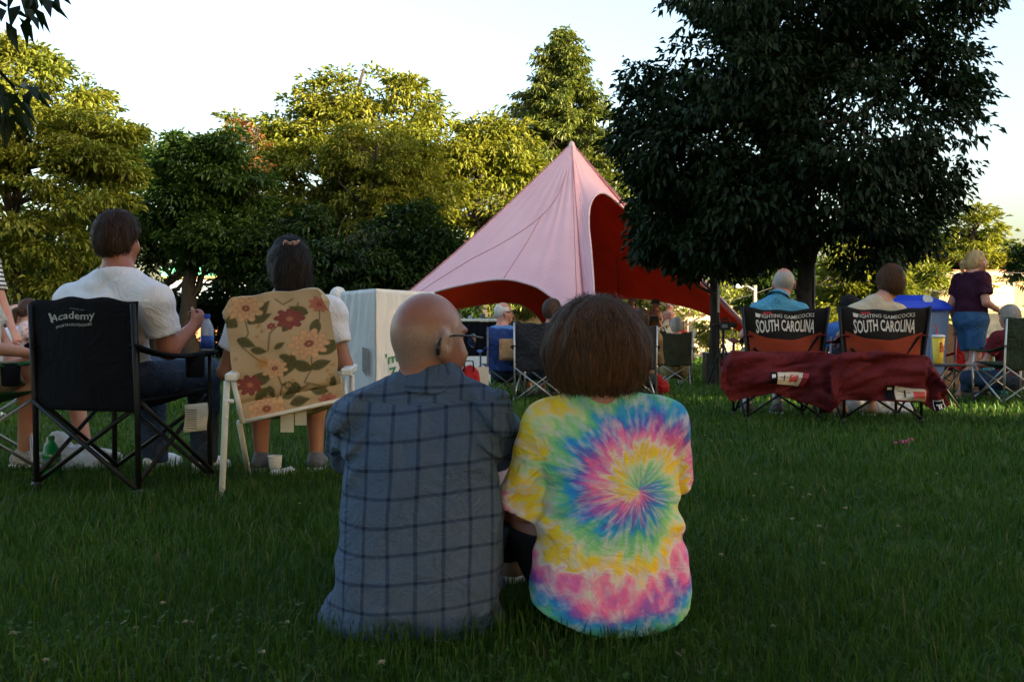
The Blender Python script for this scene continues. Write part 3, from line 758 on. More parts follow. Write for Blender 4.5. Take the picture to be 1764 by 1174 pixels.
# ------------------------------------------------------------------ smooth solids for bodies
def _smin(a, b, k):
    h = np.clip(.5 + .5 * (b - a) / k, 0, 1)
    return b + (a - b) * h - k * h * (1 - h)
_C8 = [(0,0,0),(1,0,0),(0,1,0),(1,1,0),(0,0,1),(1,0,1),(0,1,1),(1,1,1)]
_E12 = [(0,1),(2,3),(4,5),(6,7),(0,2),(1,3),(4,6),(5,7),(0,4),(1,5),(2,6),(3,7)]
class Sdf:
    def __init__(s, lo, hi, h):
        s.lo = np.array(lo, float); s.h = h
        s.n = np.ceil((np.array(hi, float) - s.lo) / h).astype(int) + 1
        s.D = np.full(s.n, .5, np.float32)
    def grid(s, a=None, b=None):
        i0 = np.zeros(3, int) if a is None else np.clip(np.floor((np.array(a) - s.lo) / s.h).astype(int), 0, s.n)
        i1 = s.n.copy() if b is None else np.clip(np.ceil((np.array(b) - s.lo) / s.h).astype(int) + 1, 0, s.n)
        sl = tuple(slice(i0[k], max(i0[k], i1[k])) for k in range(3))
        g = [(s.lo[k] + s.h * np.arange(sl[k].start, sl[k].stop)).astype(np.float32) for k in range(3)]
        return sl, g[0][:, None, None], g[1][None, :, None], g[2][None, None, :]
    def put(s, f, a, b, k=.02, op='u'):
        m = k + 3 * s.h + .02
        sl, X, Y, Z = s.grid(np.array(a) - m, np.array(b) + m)
        if 0 in s.D[sl].shape: return s
        d = f(X, Y, Z)
        s.D[sl] = _smin(s.D[sl], d, k) if op == 'u' else -_smin(-s.D[sl], d, k)
        return s
    def cone(s, a, b, ra, rb, k=.03, cut=None, op='u'):
        a, b = np.array(a, float), np.array(b, float); ab = b - a; L2 = float(ab @ ab) + 1e-12; L = L2 ** .5
        def f(X, Y, Z):
            t0 = ((X - a[0]) * ab[0] + (Y - a[1]) * ab[1] + (Z - a[2]) * ab[2]) / L2
            t = np.clip(t0, 0, 1)
            d = np.sqrt((X - a[0] - t*ab[0])**2 + (Y - a[1] - t*ab[1])**2 + (Z - a[2] - t*ab[2])**2) - (ra + (rb - ra) * t)
            if cut: d = np.maximum(d, (t0 - cut) * L)
            return d
        r = max(ra, rb)
        return s.put(f, np.minimum(a, b) - r, np.maximum(a, b) + r, k, op)
    def ell(s, c, r, k=.03, M=None, op='u'):
        c = np.array(c, float); r = np.array(r, float) if np.ndim(r) else np.array([r] * 3, float)
        A = np.eye(3) if M is None else np.array(M)[:3, :3].T
        def f(X, Y, Z):
            x, y, z = X - c[0], Y - c[1], Z - c[2]
            q = [A[i,0]*x + A[i,1]*y + A[i,2]*z for i in range(3)]
            k0 = np.sqrt((q[0]/r[0])**2 + (q[1]/r[1])**2 + (q[2]/r[2])**2); k1 = np.sqrt((q[0]/r[0]**2)**2 + (q[1]/r[1]**2)**2 + (q[2]/r[2]**2)**2)
            return k0 * (k0 - 1) / (k1 + 1e-6)
        m = r.max()
        return s.put(f, c - m, c + m, k, op)
    def column(s, knots, k=.03):
        """soft column: knots (z, cx, cy, rx, ry), superelliptic cross section"""
        K = np.array(knots, float)
        def f(X, Y, Z):
            z = np.clip(Z, K[0,0], K[-1,0])
            cx, cy_, rx, ry = [np.interp(z, K[:,0], K[:,i]).astype(np.float32) for i in (1,2,3,4)]
            q = (np.abs((X - cx) / rx) ** 2.35 + np.abs((Y - cy_) / ry) ** 2.35) ** (1/2.35)
            d = (q - 1) * np.minimum(rx, ry)
            return np.maximum(d, np.maximum(Z - K[-1,0], K[0,0] - Z))
        rm = K[:, 3:].max() + np.abs(K[:, 1:3]).max()
        return s.put(f, (-rm, -rm, K[0,0]), (rm, rm, K[-1,0]), k)
    def field(s, f):
        sl, X, Y, Z = s.grid(); s.D = f(s.D, X, Y, Z).astype(np.float32); return s
    def mesh(s):
        D = s.D; S = D < 0
        D[0], D[-1] = np.maximum(D[0], .001), np.maximum(D[-1], .001); D[:, 0] = np.maximum(D[:, 0], .001); D[:, -1] = np.maximum(D[:, -1], .001)
        D[:, :, 0] = np.maximum(D[:, :, 0], .001); D[:, :, -1] = np.maximum(D[:, :, -1], .001); S = D < 0
        nx, ny, nz = D.shape
        cnt = np.zeros((nx-1, ny-1, nz-1), np.int8)
        for i, j, k in _C8: cnt += S[i:nx-1+i, j:ny-1+j, k:nz-1+k]
        act = (cnt > 0) & (cnt < 8); ijk = np.argwhere(act); idx = np.full(act.shape, -1, np.int64); idx[act] = np.arange(len(ijk))
        cv = np.stack([D[ijk[:,0]+i, ijk[:,1]+j, ijk[:,2]+k] for i, j, k in _C8], 1)
        acc = np.zeros((len(ijk), 3)); n = np.zeros(len(ijk))
        for a, b in _E12:
            da, db = cv[:, a], cv[:, b]; m = (da < 0) != (db < 0)
            t = np.where(m, da / np.where(m, da - db, 1), 0)
            pa, pb = np.array(_C8[a]), np.array(_C8[b])
            acc += np.where(m[:, None], pa + t[:, None] * (pb - pa), 0); n += m
        V = s.lo + s.h * (ijk + acc / n[:, None])
        Q = []
        for ax in range(3):
            o = [(1,0,0),(0,1,0),(0,0,1)][ax]; u, v = [(1,2),(2,0),(0,1)][ax]
            A = S[:nx-o[0], :ny-o[1], :nz-o[2]]; B = S[o[0]:, o[1]:, o[2]:]
            e = np.argwhere(A != B); e = e[(e[:, u] > 0) & (e[:, v] > 0) & (e[:, u] < D.shape[u]-1) & (e[:, v] < D.shape[v]-1)]
            du = np.zeros(3, int); du[u] = 1; dv = np.zeros(3, int); dv[v] = 1
            g = lambda w: idx[w[:,0], w[:,1], w[:,2]]
            q = np.stack([g(e - du - dv), g(e - dv), g(e), g(e - du)], 1)
            inside = S[e[:,0], e[:,1], e[:,2]]
            q[~inside] = q[~inside][:, ::-1]; Q.append(q)
        Q = np.concatenate(Q); Q = Q[(Q >= 0).all(1)]
        return V, Q
    def build(s, name, m, parent=None, off=(0, 0, 0)):
        V, Q = s.mesh(); return mesh_np(name, V - np.array(off), Q, m, parent, True)
def vnorm(o):
    n = len(o.data.vertices); a = np.zeros(n * 3, np.float32); o.data.vertices.foreach_get('co', a)
    b = np.zeros(n * 3, np.float32); o.data.vertex_normals.foreach_get('vector', b)
    return a.reshape(-1, 3), b.reshape(-1, 3)

def strands(o, name, m, N, L, wid, seed=0, down=(0, 0, -1), part=None, lift=.004):
    """fine locks of hair lying over the hair mass o (a sub-part of it)"""
    rng = np.random.RandomState(seed); P, Nn = vnorm(o)
    ok = np.arange(len(P)) if part is None else np.where(part(P))[0]
    i = rng.choice(ok, N); p, n = P[i], Nn[i]
    d = np.array(down) + rng.normal(size=(N, 3)) * .22
    if callable(getattr(o, 'get', None)) and part is not None: pass
    d -= n * (d * n).sum(1, keepdims=True); d /= np.linalg.norm(d, axis=1, keepdims=True) + 1e-6
    s = np.cross(n, d); LL = (L * (.5 + rng.rand(N)))[:, None]; w_ = (wid * (.6 + .8 * rng.rand(N)))[:, None]; lf = (lift * rng.rand(N))[:, None]
    a = p - d * LL * .5 + n * .0005; b = p + n * (.002 + lf); c = p + d * LL * .5 + n * lf * 1.4
    V = np.stack([a, b - s * w_, b + s * w_, c], 1).reshape(-1, 3); k = np.arange(N)[:, None] * 4
    return mesh_np(name, V, np.concatenate([k + [0, 1, 2], k + [1, 3, 2]]), m, o, True)

def rot(yaw=0, pitch=0, roll=0):
    return np.array((Matrix.Rotation(yaw, 3, 'Z') @ Matrix.Rotation(pitch, 3, 'X') @ Matrix.Rotation(roll, 3, 'Y')))

def head_sdf(S, H, M, sc=1.0, ear=1.0):
    """skull, jaw, nose, brow, lips and ears; the head faces local +Y"""
    P = lambda x, y, z: np.array(H) + M @ (np.array([x, y, z]) * sc)
    S.ell(P(0, -.010, .022), np.array((.077, .098, .100)) * sc, .02, M)
    S.ell(P(0, .030, -.045), np.array((.060, .066, .075)) * sc, .035, M)
    S.ell(P(0, .070, -.092), np.array((.028, .024, .022)) * sc, .03, M)
    for e in (-1, 1):
        S.ell(P(e*.038, .058, -.030), np.array((.030, .030, .034)) * sc, .02, M)
        S.ell(P(e*.032, .098, .012), .015 * sc, .012, M, 's')
    S.ell(P(0, .078, .036), np.array((.052, .020, .013)) * sc, .015, M)
    S.cone(P(0, .088, .016), P(0, .114, -.028), .009 * sc, .015 * sc, .012)
    for e in (-1, 1): S.ell(P(e*.013, .098, -.034), .011 * sc, .008, M)
    S.cone(P(-.022, .088, -.062), P(.022, .088, -.062), .008 * sc, .008 * sc, .008)
    for e in (-1, 1):
        Me = M @ rot(e * .35, .15, 0)
        S.ell(P(e*.081, -.012, -.008), np.array((.012, .023, .037)) * sc * ear, .006, Me)
        S.ell(P(e*(.081 + .013*ear), -.005, .0), np.array((.009, .012, .021)) * sc * ear, .004, Me, 's')
    return P

def hand_sdf(S, W, fwd, nrm, sc=1.0, curl=.5, side=1):
    """palm, four unequal bent fingers and a thumb off the side of the palm"""
    W = np.array(W, float); f = np.array(fwd, float); f /= np.linalg.norm(f)
    n = np.array(nrm, float); n -= f * (n @ f); n /= np.linalg.norm(n); s = np.cross(f, n) * side
    q = lambda a, b, c: W + (f * a + s * b + n * c) * sc
    for b in (-.024, 0, .024): S.cone(q(0, b*.6, 0), q(.085, b, 0), .016*sc, .014*sc, .012)
    for b, L in ((-.031, .062), (-.011, .075), (.011, .080), (.031, .072)):
        p = q(.085, b, 0); a = 0.0
        for seg, r in ((.45, .0095), (.32, .0085), (.26, .0075)):
            a += curl * (1.15 if seg > .4 else .9)
            e = p + (f * math.cos(a) + n * math.sin(a)) * L * seg * 1.25 * sc
            S.cone(p, e, r*sc, r*.93*sc, .003); p = e
    p = q(.02, .026, .004); e = q(.055, .056, .018); S.cone(p, e, .014*sc, .011*sc, .01)
    e2 = e + (f * .026 + n * .014 * (1 + curl) - s * .004) * sc; S.cone(e, e2, .0105*sc, .009*sc, .004)

def seated(loc, yaw, seat=.42, sc=1.0, lean=0.0, **kw):
    """joint positions of someone sitting in a chair, facing yaw (0 = away from the camera)"""
    J = dict(pelvis=(0, 0, seat + .09), belly=(0, -.01 - lean*.15, seat + .24), chest=(0, -.02 - lean*.35, seat + .42), neck=(0, -.03 - lean*.55, seat + .60), head=(0, .0 - lean*.6, seat + .765),
             ls=(-.175, -.02 - lean*.5, seat + .53), rs=(.175, -.02 - lean*.5, seat + .53), le=(-.25, .08, seat + .27), re=(.25, .08, seat + .27), lw=(-.2, .30, seat + .24), rw=(.2, .30, seat + .24),
             lh=(-.09, .03, seat + .08), rh=(.09, .03, seat + .08), lk=(-.13, .44, seat + .08), rk=(.13, .44, seat + .08), la=(-.13, .46, .085), ra=(.13, .46, .085))
    J.update(kw.pop('local', {}))
    Rz = Matrix.Rotation(yaw, 3, 'Z'); out = {}
    for k, v in J.items():
        v = Vector(v); v = Vector((v.x * sc, v.y * sc, (v.z - seat) * sc + seat if k not in ('la', 'ra') else v.z)); out[k] = np.array(Vector(loc) + Rz @ v)
    for k, v in kw.items(): out[k] = np.array(v, float)
    return out

def make_person(label, loc, J, yaw=0, h=.012, g=1.0, sk=None, top=None, bottom=None, sleeve=.62, hem=None, leg=1.0, shoes=None, hair=None, hm=None, hyaw=None, hpitch=0, hroll=0,
                hs=1.0, curl=.5, rnrm=(0, 0, -1), lnrm=(0, 0, -1), locks=0, group=None, collar=None, foot_yaw=None, sockm=None, neckcut=.0, trunk=1.0, eyes=False, ear=1.0):
    loc = np.array(loc, float)
    hyaw = yaw if hyaw is None else hyaw
    pts = np.stack([J[k] for k in J]); lo = pts.min(0) - .26; hi = pts.max(0) + .26; lo[2] = max(lo[2], loc[2] - .02)
    M = rot(hyaw, hpitch, hroll); T = rot(yaw)
    fdir = rot(yaw if foot_yaw is None else foot_yaw) @ np.array([0, 1, 0])
    e = max(.013, h * .75)
    def torso(S, x, k=.06, neck=True):
        S.ell(J['pelvis'], np.array((.165*g, .125*g, .115)) + x, k, T); S.ell(J['belly'], np.array((.150*g*trunk, .120*g*trunk, .15)) + x, k, T)
        S.ell(J['chest'], np.array((.165*g, .115*g, .165)) + x, k, T)
        S.cone(J['ls'], J['rs'], .062*g**.5 + x, .062*g**.5 + x, k)
        for a in ('ls', 'rs'): S.cone(J['neck'] - np.array([0, 0, .012]), J[a], .055*g**.9 + x*.6, .055*g**.8 + x, .06)
    # body: one continuous skin
    S = Sdf(lo, hi, h); torso(S, 0)
    S.cone(J['neck'] - np.array([0, 0, .05]), J['head'] + M @ np.array([0, -.025, -.03]), .060*hs*g**.3, .056*hs*g**.3, .03)
    head_sdf(S, J['head'], M, hs, ear)
    for a, b, c, d, nr in (('ls', 'le', 'lw', -1, lnrm), ('rs', 're', 'rw', 1, rnrm)):
        S.cone(J[a], J[b], .050*g**.5, .042*g**.5, .03); S.cone(J[b], J[c], .042*g**.5, .027, .02)
        hand_sdf(S, J[c], J[c] - J[b], nr, hs, curl, d)
    for a, b, c in (('lh', 'lk', 'la'), ('rh', 'rk', 'ra')):
        S.cone(J[a], J[b], .082*g**.6, .056*g**.4, .05); mid = J[b] * .68 + J[c] * .32 - fdir * .012
        S.cone(J[b], mid, .054, .056*g**.4, .03); S.cone(mid, J[c], .054*g**.4, .036, .03)
        S.cone(J[c] - fdir * .02 - [0, 0, .035], J[c] + fdir * .13 - [0, 0, .055], .035, .026, .03)
    o = S.build('person', sk or skin('skin_tan', (.46, .25, .17)), None, loc); o.location = loc
    tag(o, label, 'person', group)
    if top:
        S = Sdf(lo, hi, h); torso(S, e)
        for a, b, c in (('ls', 'le', 'lw'), ('rs', 're', 'rw')):
            if sleeve <= 1: S.cone(J[a], J[b], .066*g**.5 + e, .062*g**.5 + e, .022, sleeve)
            else:
                S.cone(J[a], J[b], .060*g**.5 + e, .050*g**.5 + e, .04); S.cone(J[b], J[c], .048*g**.5 + e, .03 + e, .02, sleeve - 1)
        hz = hem if hem is not None else J['pelvis'][2] - .06
        nk = J['neck']; nd = (J['head'] - J['neck']); nd /= np.linalg.norm(nd)
        def cutf(D, X, Y, Z):
            D = D + .007 * vn(X*9 + Z*4, Y*9, Z*13, 1) * (D < .1) + .0035 * vn(X*22, Y*22, Z*30, 2) + .004 * np.sin(Z*70 + X*25 + 4*vn(X*7, Y*7, Z*6, 9)) * np.clip(vn(X*5, Y*5, Z*5, 8), 0, 1)
            D = np.maximum(D, hz - Z)
            near = (X - nk[0])*nd[0] + (Y - nk[1])*nd[1] + (Z - nk[2])*nd[2] - .012 - neckcut
            rad = np.sqrt((X - nk[0])**2 + (Y - nk[1])**2)
            return np.where(rad < .088*g**.4, np.maximum(D, near), D)
        S.field(cutf); t = S.build('shirt', top, o, loc)
        if collar:
            ring = []
            a = np.cross(nd, [0, 0, 1.0]); a = np.array([1., 0, 0]) - nd * nd[0]; a /= np.linalg.norm(a); b = np.cross(nd, a)
            MBc = MB(); n = 26; V = []; Fc = []
            for i in range(n):
                q = 2 * PI * i / n; w_ = (a * math.cos(q) + b * math.sin(q))
                for r, z in ((.072*g**.3, -.01), (.070*g**.3, .050), (.075*g**.3, .053), (.098*g**.3, .008)): V.append(nk + nd * z + w_ * r - loc)
            for i in range(n):
                for j in range(3): Fc.append((i*4+j, ((i+1) % n)*4+j, ((i+1) % n)*4+j+1, i*4+j+1))
            MBc.add(V, Fc).build('collar', collar, t, True)
    if bottom:
        S = Sdf(lo, hi, h)
        S.ell(J['pelvis'], np.array((.165*g, .130*g, .115)) + e, .05, T); S.ell(J['belly'] * .6 + J['pelvis'] * .4, np.array((.150*g, .120*g, .12)) + e*.6, .05, T)
        for a, b, c in (('lh', 'lk', 'la'), ('rh', 'rk', 'ra')):
            lg = leg
            if lg <= 1 and lg > .5: S.cone(J[a], J[b], .090*g**.6 + e, .074*g**.4 + e, .05); S.cone(J[b], J[c], .072*g**.4 + e*.8, .052 + e, .03, (lg - .5) * 2)
            else: S.cone(J[a], J[b], .092*g**.6 + e, .080*g**.4 + e, .05, lg * 2)
        wz = J['pelvis'][2] + .10
        S.field(lambda D, X, Y, Z: np.maximum(D + .005 * vn(X*11, Y*11, Z*16, 4), Z - wz))
        S.build('trousers' if leg > .55 else 'shorts', bottom, o, loc)
    if shoes is not None:
        for a, b in (('la', 'lk'), ('ra', 'rk')):
            A = J[a]; z0 = loc[2]
            A = np.array([A[0], A[1], max(A[2], z0 + .08)])
            gz0 = A[2] - .085
            hh = min(h, .0135)
            S = Sdf(A - .22, A + .22, hh)
            S.cone(A - fdir*.035 - [0, 0, .04], A + fdir*.11 - [0, 0, .052], .042, .040, .03); S.cone(A + fdir*.06 - [0, 0, .05], A + fdir*.165 - [0, 0, .058], .043, .030, .03)
            S.cone(A - [0, 0, .05], A + [0, 0, -.005], .045, .043, .03)
            S.field(lambda D, X, Y, Z: np.maximum(D, gz0 + .004 - Z))
            sh = S.build('shoe', shoes[0], o, loc)
            if h < .016:
                S = Sdf(A - .22, A + .22, hh)
                S.cone(A - fdir*.035 - [0, 0, .06], A + fdir*.11 - [0, 0, .06], .046, .045, .03); S.cone(A + fdir*.06 - [0, 0, .06], A + fdir*.168 - [0, 0, .06], .046, .034, .03)
                S.field(lambda D, X, Y, Z: np.maximum(np.maximum(D, gz0 - Z), Z - gz0 - .026)); S.build('sole', shoes[1], sh, loc)
            if sockm:
                sk_ = MB(); k2 = J[b]; up = (k2 - A); up /= np.linalg.norm(up)
                sk_.tube([A - loc - up*.01, A - loc + up*.07, A - loc + up*.14], [.045, .046, .05], 12).build('sock', sockm, o, True)
    if hair:
        hh = min(h, .011); H = J['head']
        lo2, hi2 = H - .24, H + .2; lo2 = lo2 - [0, 0, .12 if hair in ('long', 'ponytail') else 0]
        S = Sdf(lo2, hi2, hh); P = lambda x, y, z: H + M @ (np.array([x, y, z]) * hs)
        x = {'buzz': .005, 'fringe': .006, 'full': .011}.get(hair, .015)
        S.ell(P(0, -.012, .024), np.array((.077, .099, .100)) * hs + x, .02, M)
        if hair in ('full', 'long', 'ponytail'): S.ell(P(0, -.03, -.01), np.array((.078, .085, .095)) * hs + x, .03, M)
        if hair == 'full': S.ell(P(0, -.012, .05), np.array((.076, .090, .080)) * hs + x, .03, M)
        Mi = M.T
        def hcut(D, X, Y, Z):
            dx, dy, dz = X - H[0], Y - H[1], Z - H[2]
            x_, y_, z_ = [(Mi[i,0]*dx + Mi[i,1]*dy + Mi[i,2]*dz) / hs for i in range(3)]
            D = D + (.006 if x > .01 else .002) * vn(x_*60, y_*60, z_*18, 6)
            if hair == 'fringe': edge = np.maximum(-.085 + (y_ + .09) * .75 - z_, np.minimum(.088 + .014*vn(x_*40, y_*40, 0*z_, 9) - np.hypot(x_ * 1.05, y_ - .01), z_ - .066 - .006*vn(x_*45, y_*45, 0*z_, 10))); edge = np.maximum(edge, y_ - .045)
            else: edge = np.where(y_ < -.01, -.080 + (y_ + .09) * .35 - z_, -.035 + (y_ + .01) * 1.35 - z_)
            edge = edge + .007 * vn(x_*55, y_*55, z_*20, 12)
            if hair == 'long': edge = np.where(y_ < 0.0, -.16 - z_, edge)
            return np.maximum(D, edge * hs)
        S.field(hcut)
        if hair == 'ponytail':
            S.cone(P(0, -.11, .03), P(0, -.155, -.01), .018, .030, .01); S.cone(P(0, -.155, -.01), P(0, -.15, -.15), .030, .014, .02)
        if hair == 'long':
            S.ell(P(0, -.085, -.07), np.array((.085, .045, .11)) * hs, .04, M)
        ho = S.build('hair', hm, o, loc)
        if locks: strands(ho, 'locks', hm, locks, .05 * hs, .0018, 3, lift=.009); strands(ho, 'stray_hair', hm, locks // 8, .05 * hs, .0008, 4, lift=.022)
    if eyes:
        for s in (-1, 1):
            c = J['head'] + M @ (np.array([s*.032, .088, .012]) * hs) - loc
            MB().lathe([(.001, -.011), (.008, -.008), (.0115, 0), (.008, .008), (.001, .011)], 10, c).build('eye', mat('eye_white', (.5, .48, .45), .2, .05, 5), o, True)
    return o
# ------------------------------------------------------------------ the couple sitting on the grass
M_jean = fabric('denim_dark', (.030, .048, .085), .35)
M_black = fabric('cloth_black', (.012, .012, .014), .3)
M_sole = mat('sole_white', (.70, .70, .68), .6, .1, 20)
def set_vec(o, name, A):
    at = o.data.attributes.new(name, 'FLOAT_VECTOR', 'POINT'); at.data.foreach_set('vector', np.asarray(A, np.float32).ravel())
def attr(n, name):
    a = n.new('ShaderNodeAttribute'); a.attribute_name = name; return a
def sepxyz(n, L, v):
    s = n.new('ShaderNodeSeparateXYZ'); L.new(v, s.inputs[0]); return s.outputs

def plaid_mat():
    m, n, L, b = nodes('plaid_chambray')
    U, V, _ = sepxyz(n, L, attr(n, 'puv').outputs['Vector'])
    oc = objco(n, L)
    wob = noise(n, L, 7, 2, oc)
    def lines(c, step, wid, ph):
        x = mth(n, L, 'MULTIPLY_ADD', c, 1 / step, ph)
        x = mth(n, L, 'MULTIPLY_ADD', wob, .10, x)
        f = mth(n, L, 'ABSOLUTE', mth(n, L, 'SUBTRACT', mth(n, L, 'FRACT', x), .5))
        mr = n.new('ShaderNodeMapRange'); mr.inputs['From Min'].default_value = wid / step / 2 * 1.35; mr.inputs['From Max'].default_value = wid / step / 2 * .75
        L.new(f, mr.inputs['Value']); return mr.outputs[0]
    la, lb = lines(U, .0715, .0100, .5), lines(V, .0705, .0085, .38)
    # slubby chambray: fine crossing threads
    def thread(sc):
        return noise(n, L, 1, 3, objco(n, L, sc))
    th = mth(n, L, 'ADD', thread((900, 900, 30)), thread((60, 60, 900)))
    big = noise(n, L, 5, 3, oc)
    base = mixc(n, L, mth(n, L, 'MULTIPLY_ADD', th, 1.6, -1.1), (.050, .084, .150), (.108, .155, .232))
    base = mixc(n, L, mth(n, L, 'MULTIPLY_ADD', big, 1.6, -.55), base, (.060, .102, .180))
    one = mixc(n, L, mth(n, L, 'MULTIPLY', mth(n, L, 'MAXIMUM', la, lb), .76), base, (.026, .048, .105))
    two = mixc(n, L, mth(n, L, 'MULTIPLY', la, lb), one, (.010, .020, .05))
    L.new(two, b.inputs['Base Color']); b.inputs['Roughness'].default_value = .85; b.inputs['Specular IOR Level'].default_value = .2
    bump(n, L, b, mth(n, L, 'MULTIPLY_ADD', th, .05, crease(n, L, 11, (1, 1, .75))), .5, .022)
    return m

def tiedye_mat():
    m, n, L, b = nodes('tie_dye')
    oc = objco(n, L); X, Y, Z = sepxyz(n, L, oc)
    dx = mth(n, L, 'SUBTRACT', X, .072); dx = mth(n, L, 'MULTIPLY', dx, mth(n, L, 'MULTIPLY_ADD', mth(n, L, 'LESS_THAN', dx, 0.0), -.16, 1.0)); dz = mth(n, L, 'SUBTRACT', Z, .372)
    blot = noise(n, L, 11, 3, oc)
    r = mth(n, L, 'SQRT', mth(n, L, 'ADD', mth(n, L, 'MULTIPLY', dx, dx), mth(n, L, 'MULTIPLY', dz, dz)))
    th0 = mth(n, L, 'ARCTAN2', mth(n, L, 'MULTIPLY', dx, -1), dz)             # 0 up, growing anticlockwise
    th = mth(n, L, 'FRACT', mth(n, L, 'MULTIPLY_ADD', th0, 1 / (2 * PI), 1.0))
    # folds: streaks along the radius
    cmb = n.new('ShaderNodeCombineXYZ')
    L.new(mth(n, L, 'MULTIPLY', mth(n, L, 'SINE', th0), 3.9), cmb.inputs[0]); L.new(mth(n, L, 'MULTIPLY', mth(n, L, 'COSINE', th0), 3.9), cmb.inputs[1]); L.new(mth(n, L, 'MULTIPLY', r, 9), cmb.inputs[2])
    st = noise(n, L, 1.55, 2, cmb.outputs[0]); st2 = noise(n, L, 2.6, 3, cmb.outputs[0])
    r2 = mth(n, L, 'MINIMUM', r, .215); r3 = mth(n, L, 'MAXIMUM', mth(n, L, 'SUBTRACT', r, .215), 0)
    ph = mth(n, L, 'ADD', mth(n, L, 'ADD', mth(n, L, 'MULTIPLY', r2, 1 / .205), mth(n, L, 'ADD', mth(n, L, 'MULTIPLY', r3, 2.4), mth(n, L, 'MULTIPLY', mth(n, L, 'MAXIMUM', mth(n, L, 'SUBTRACT', r, .30), 0), 3.4))), th)
    ph = mth(n, L, 'ADD', ph, mth(n, L, 'MULTIPLY_ADD', st, .58, -.29))
    ph = mth(n, L, 'ADD', ph, mth(n, L, 'MULTIPLY_ADD', blot, .20, -.10))
    cr = n.new('ShaderNodeValToRGB'); cr.color_ramp.interpolation = 'EASE'
    stops = [(0.0, (.06, .40, .66)), (.07, (.14, .55, .36)), (.20, (.32, .70, .28)), (.27, (.62, .76, .40)), (.33, (.92, .72, .06)), (.46, (.94, .62, .05)), (.525, (.86, .72, .62)), (.585, (.94, .30, .48)), (.68, (.86, .18, .50)), (.79, (.40, .13, .56)), (.86, (.12, .18, .66)), (.93, (.035, .30, .70)), (1.0, (.06, .40, .66))]
    e = cr.color_ramp.elements; e[0].position = 0; e[0].color = (*stops[0][1], 1); e[1].position = 1; e[1].color = (*stops[-1][1], 1)
    for p, c in stops[1:-1]: q = e.new(p); q.color = (*c, 1)
    L.new(mth(n, L, 'FRACT', ph), cr.inputs[0])
    wmask = mth(n, L, 'MULTIPLY_ADD', st2, 4.2, -1.9)
    cl = n.new('ShaderNodeClamp'); L.new(wmask, cl.inputs[0])
    c = mixc(n, L, mth(n, L, 'MULTIPLY', cl.outputs[0], .72), cr.outputs[0], (.70, .70, .76))
    L.new(c, b.inputs['Base Color']); b.inputs['Roughness'].default_value = .9; b.inputs['Specular IOR Level'].default_value = .15
    bump(n, L, b, mth(n, L, 'MULTIPLY_ADD', noise(n, L, 500, 1, oc), .03, crease(n, L, 8, (1, 1, .8))), .38, .022)
    return m

def bald_skin():
    m, n, L, b = nodes('skin_bald_man')
    oc = objco(n, L); s = sepxyz(n, L, attr(n, 'stub').outputs['Vector'])[0]
    f = noise(n, L, 10, 3, oc); g = noise(n, L, 420, 2, oc); k = noise(n, L, 40, 3, oc)
    c = mixc(n, L, mth(n, L, 'MULTIPLY_ADD', f, 2.4, -.7), (.36, .175, .125), (.34, .135, .095))
    c = mixc(n, L, mth(n, L, 'MULTIPLY_ADD', k, 1.4, -.5), c, (.30, .145, .105))
    hairc = mixc(n, L, mth(n, L, 'MULTIPLY_ADD', g, 3, -1), (.20, .13, .11), (.46, .35, .31))
    c = mixc(n, L, mth(n, L, 'MULTIPLY', s, .72), c, hairc)
    L.new(c, b.inputs['Base Color']); b.inputs['Roughness'].default_value = .38; b.inputs['Specular IOR Level'].default_value = .5
    bump(n, L, b, g, .22, .002); return m

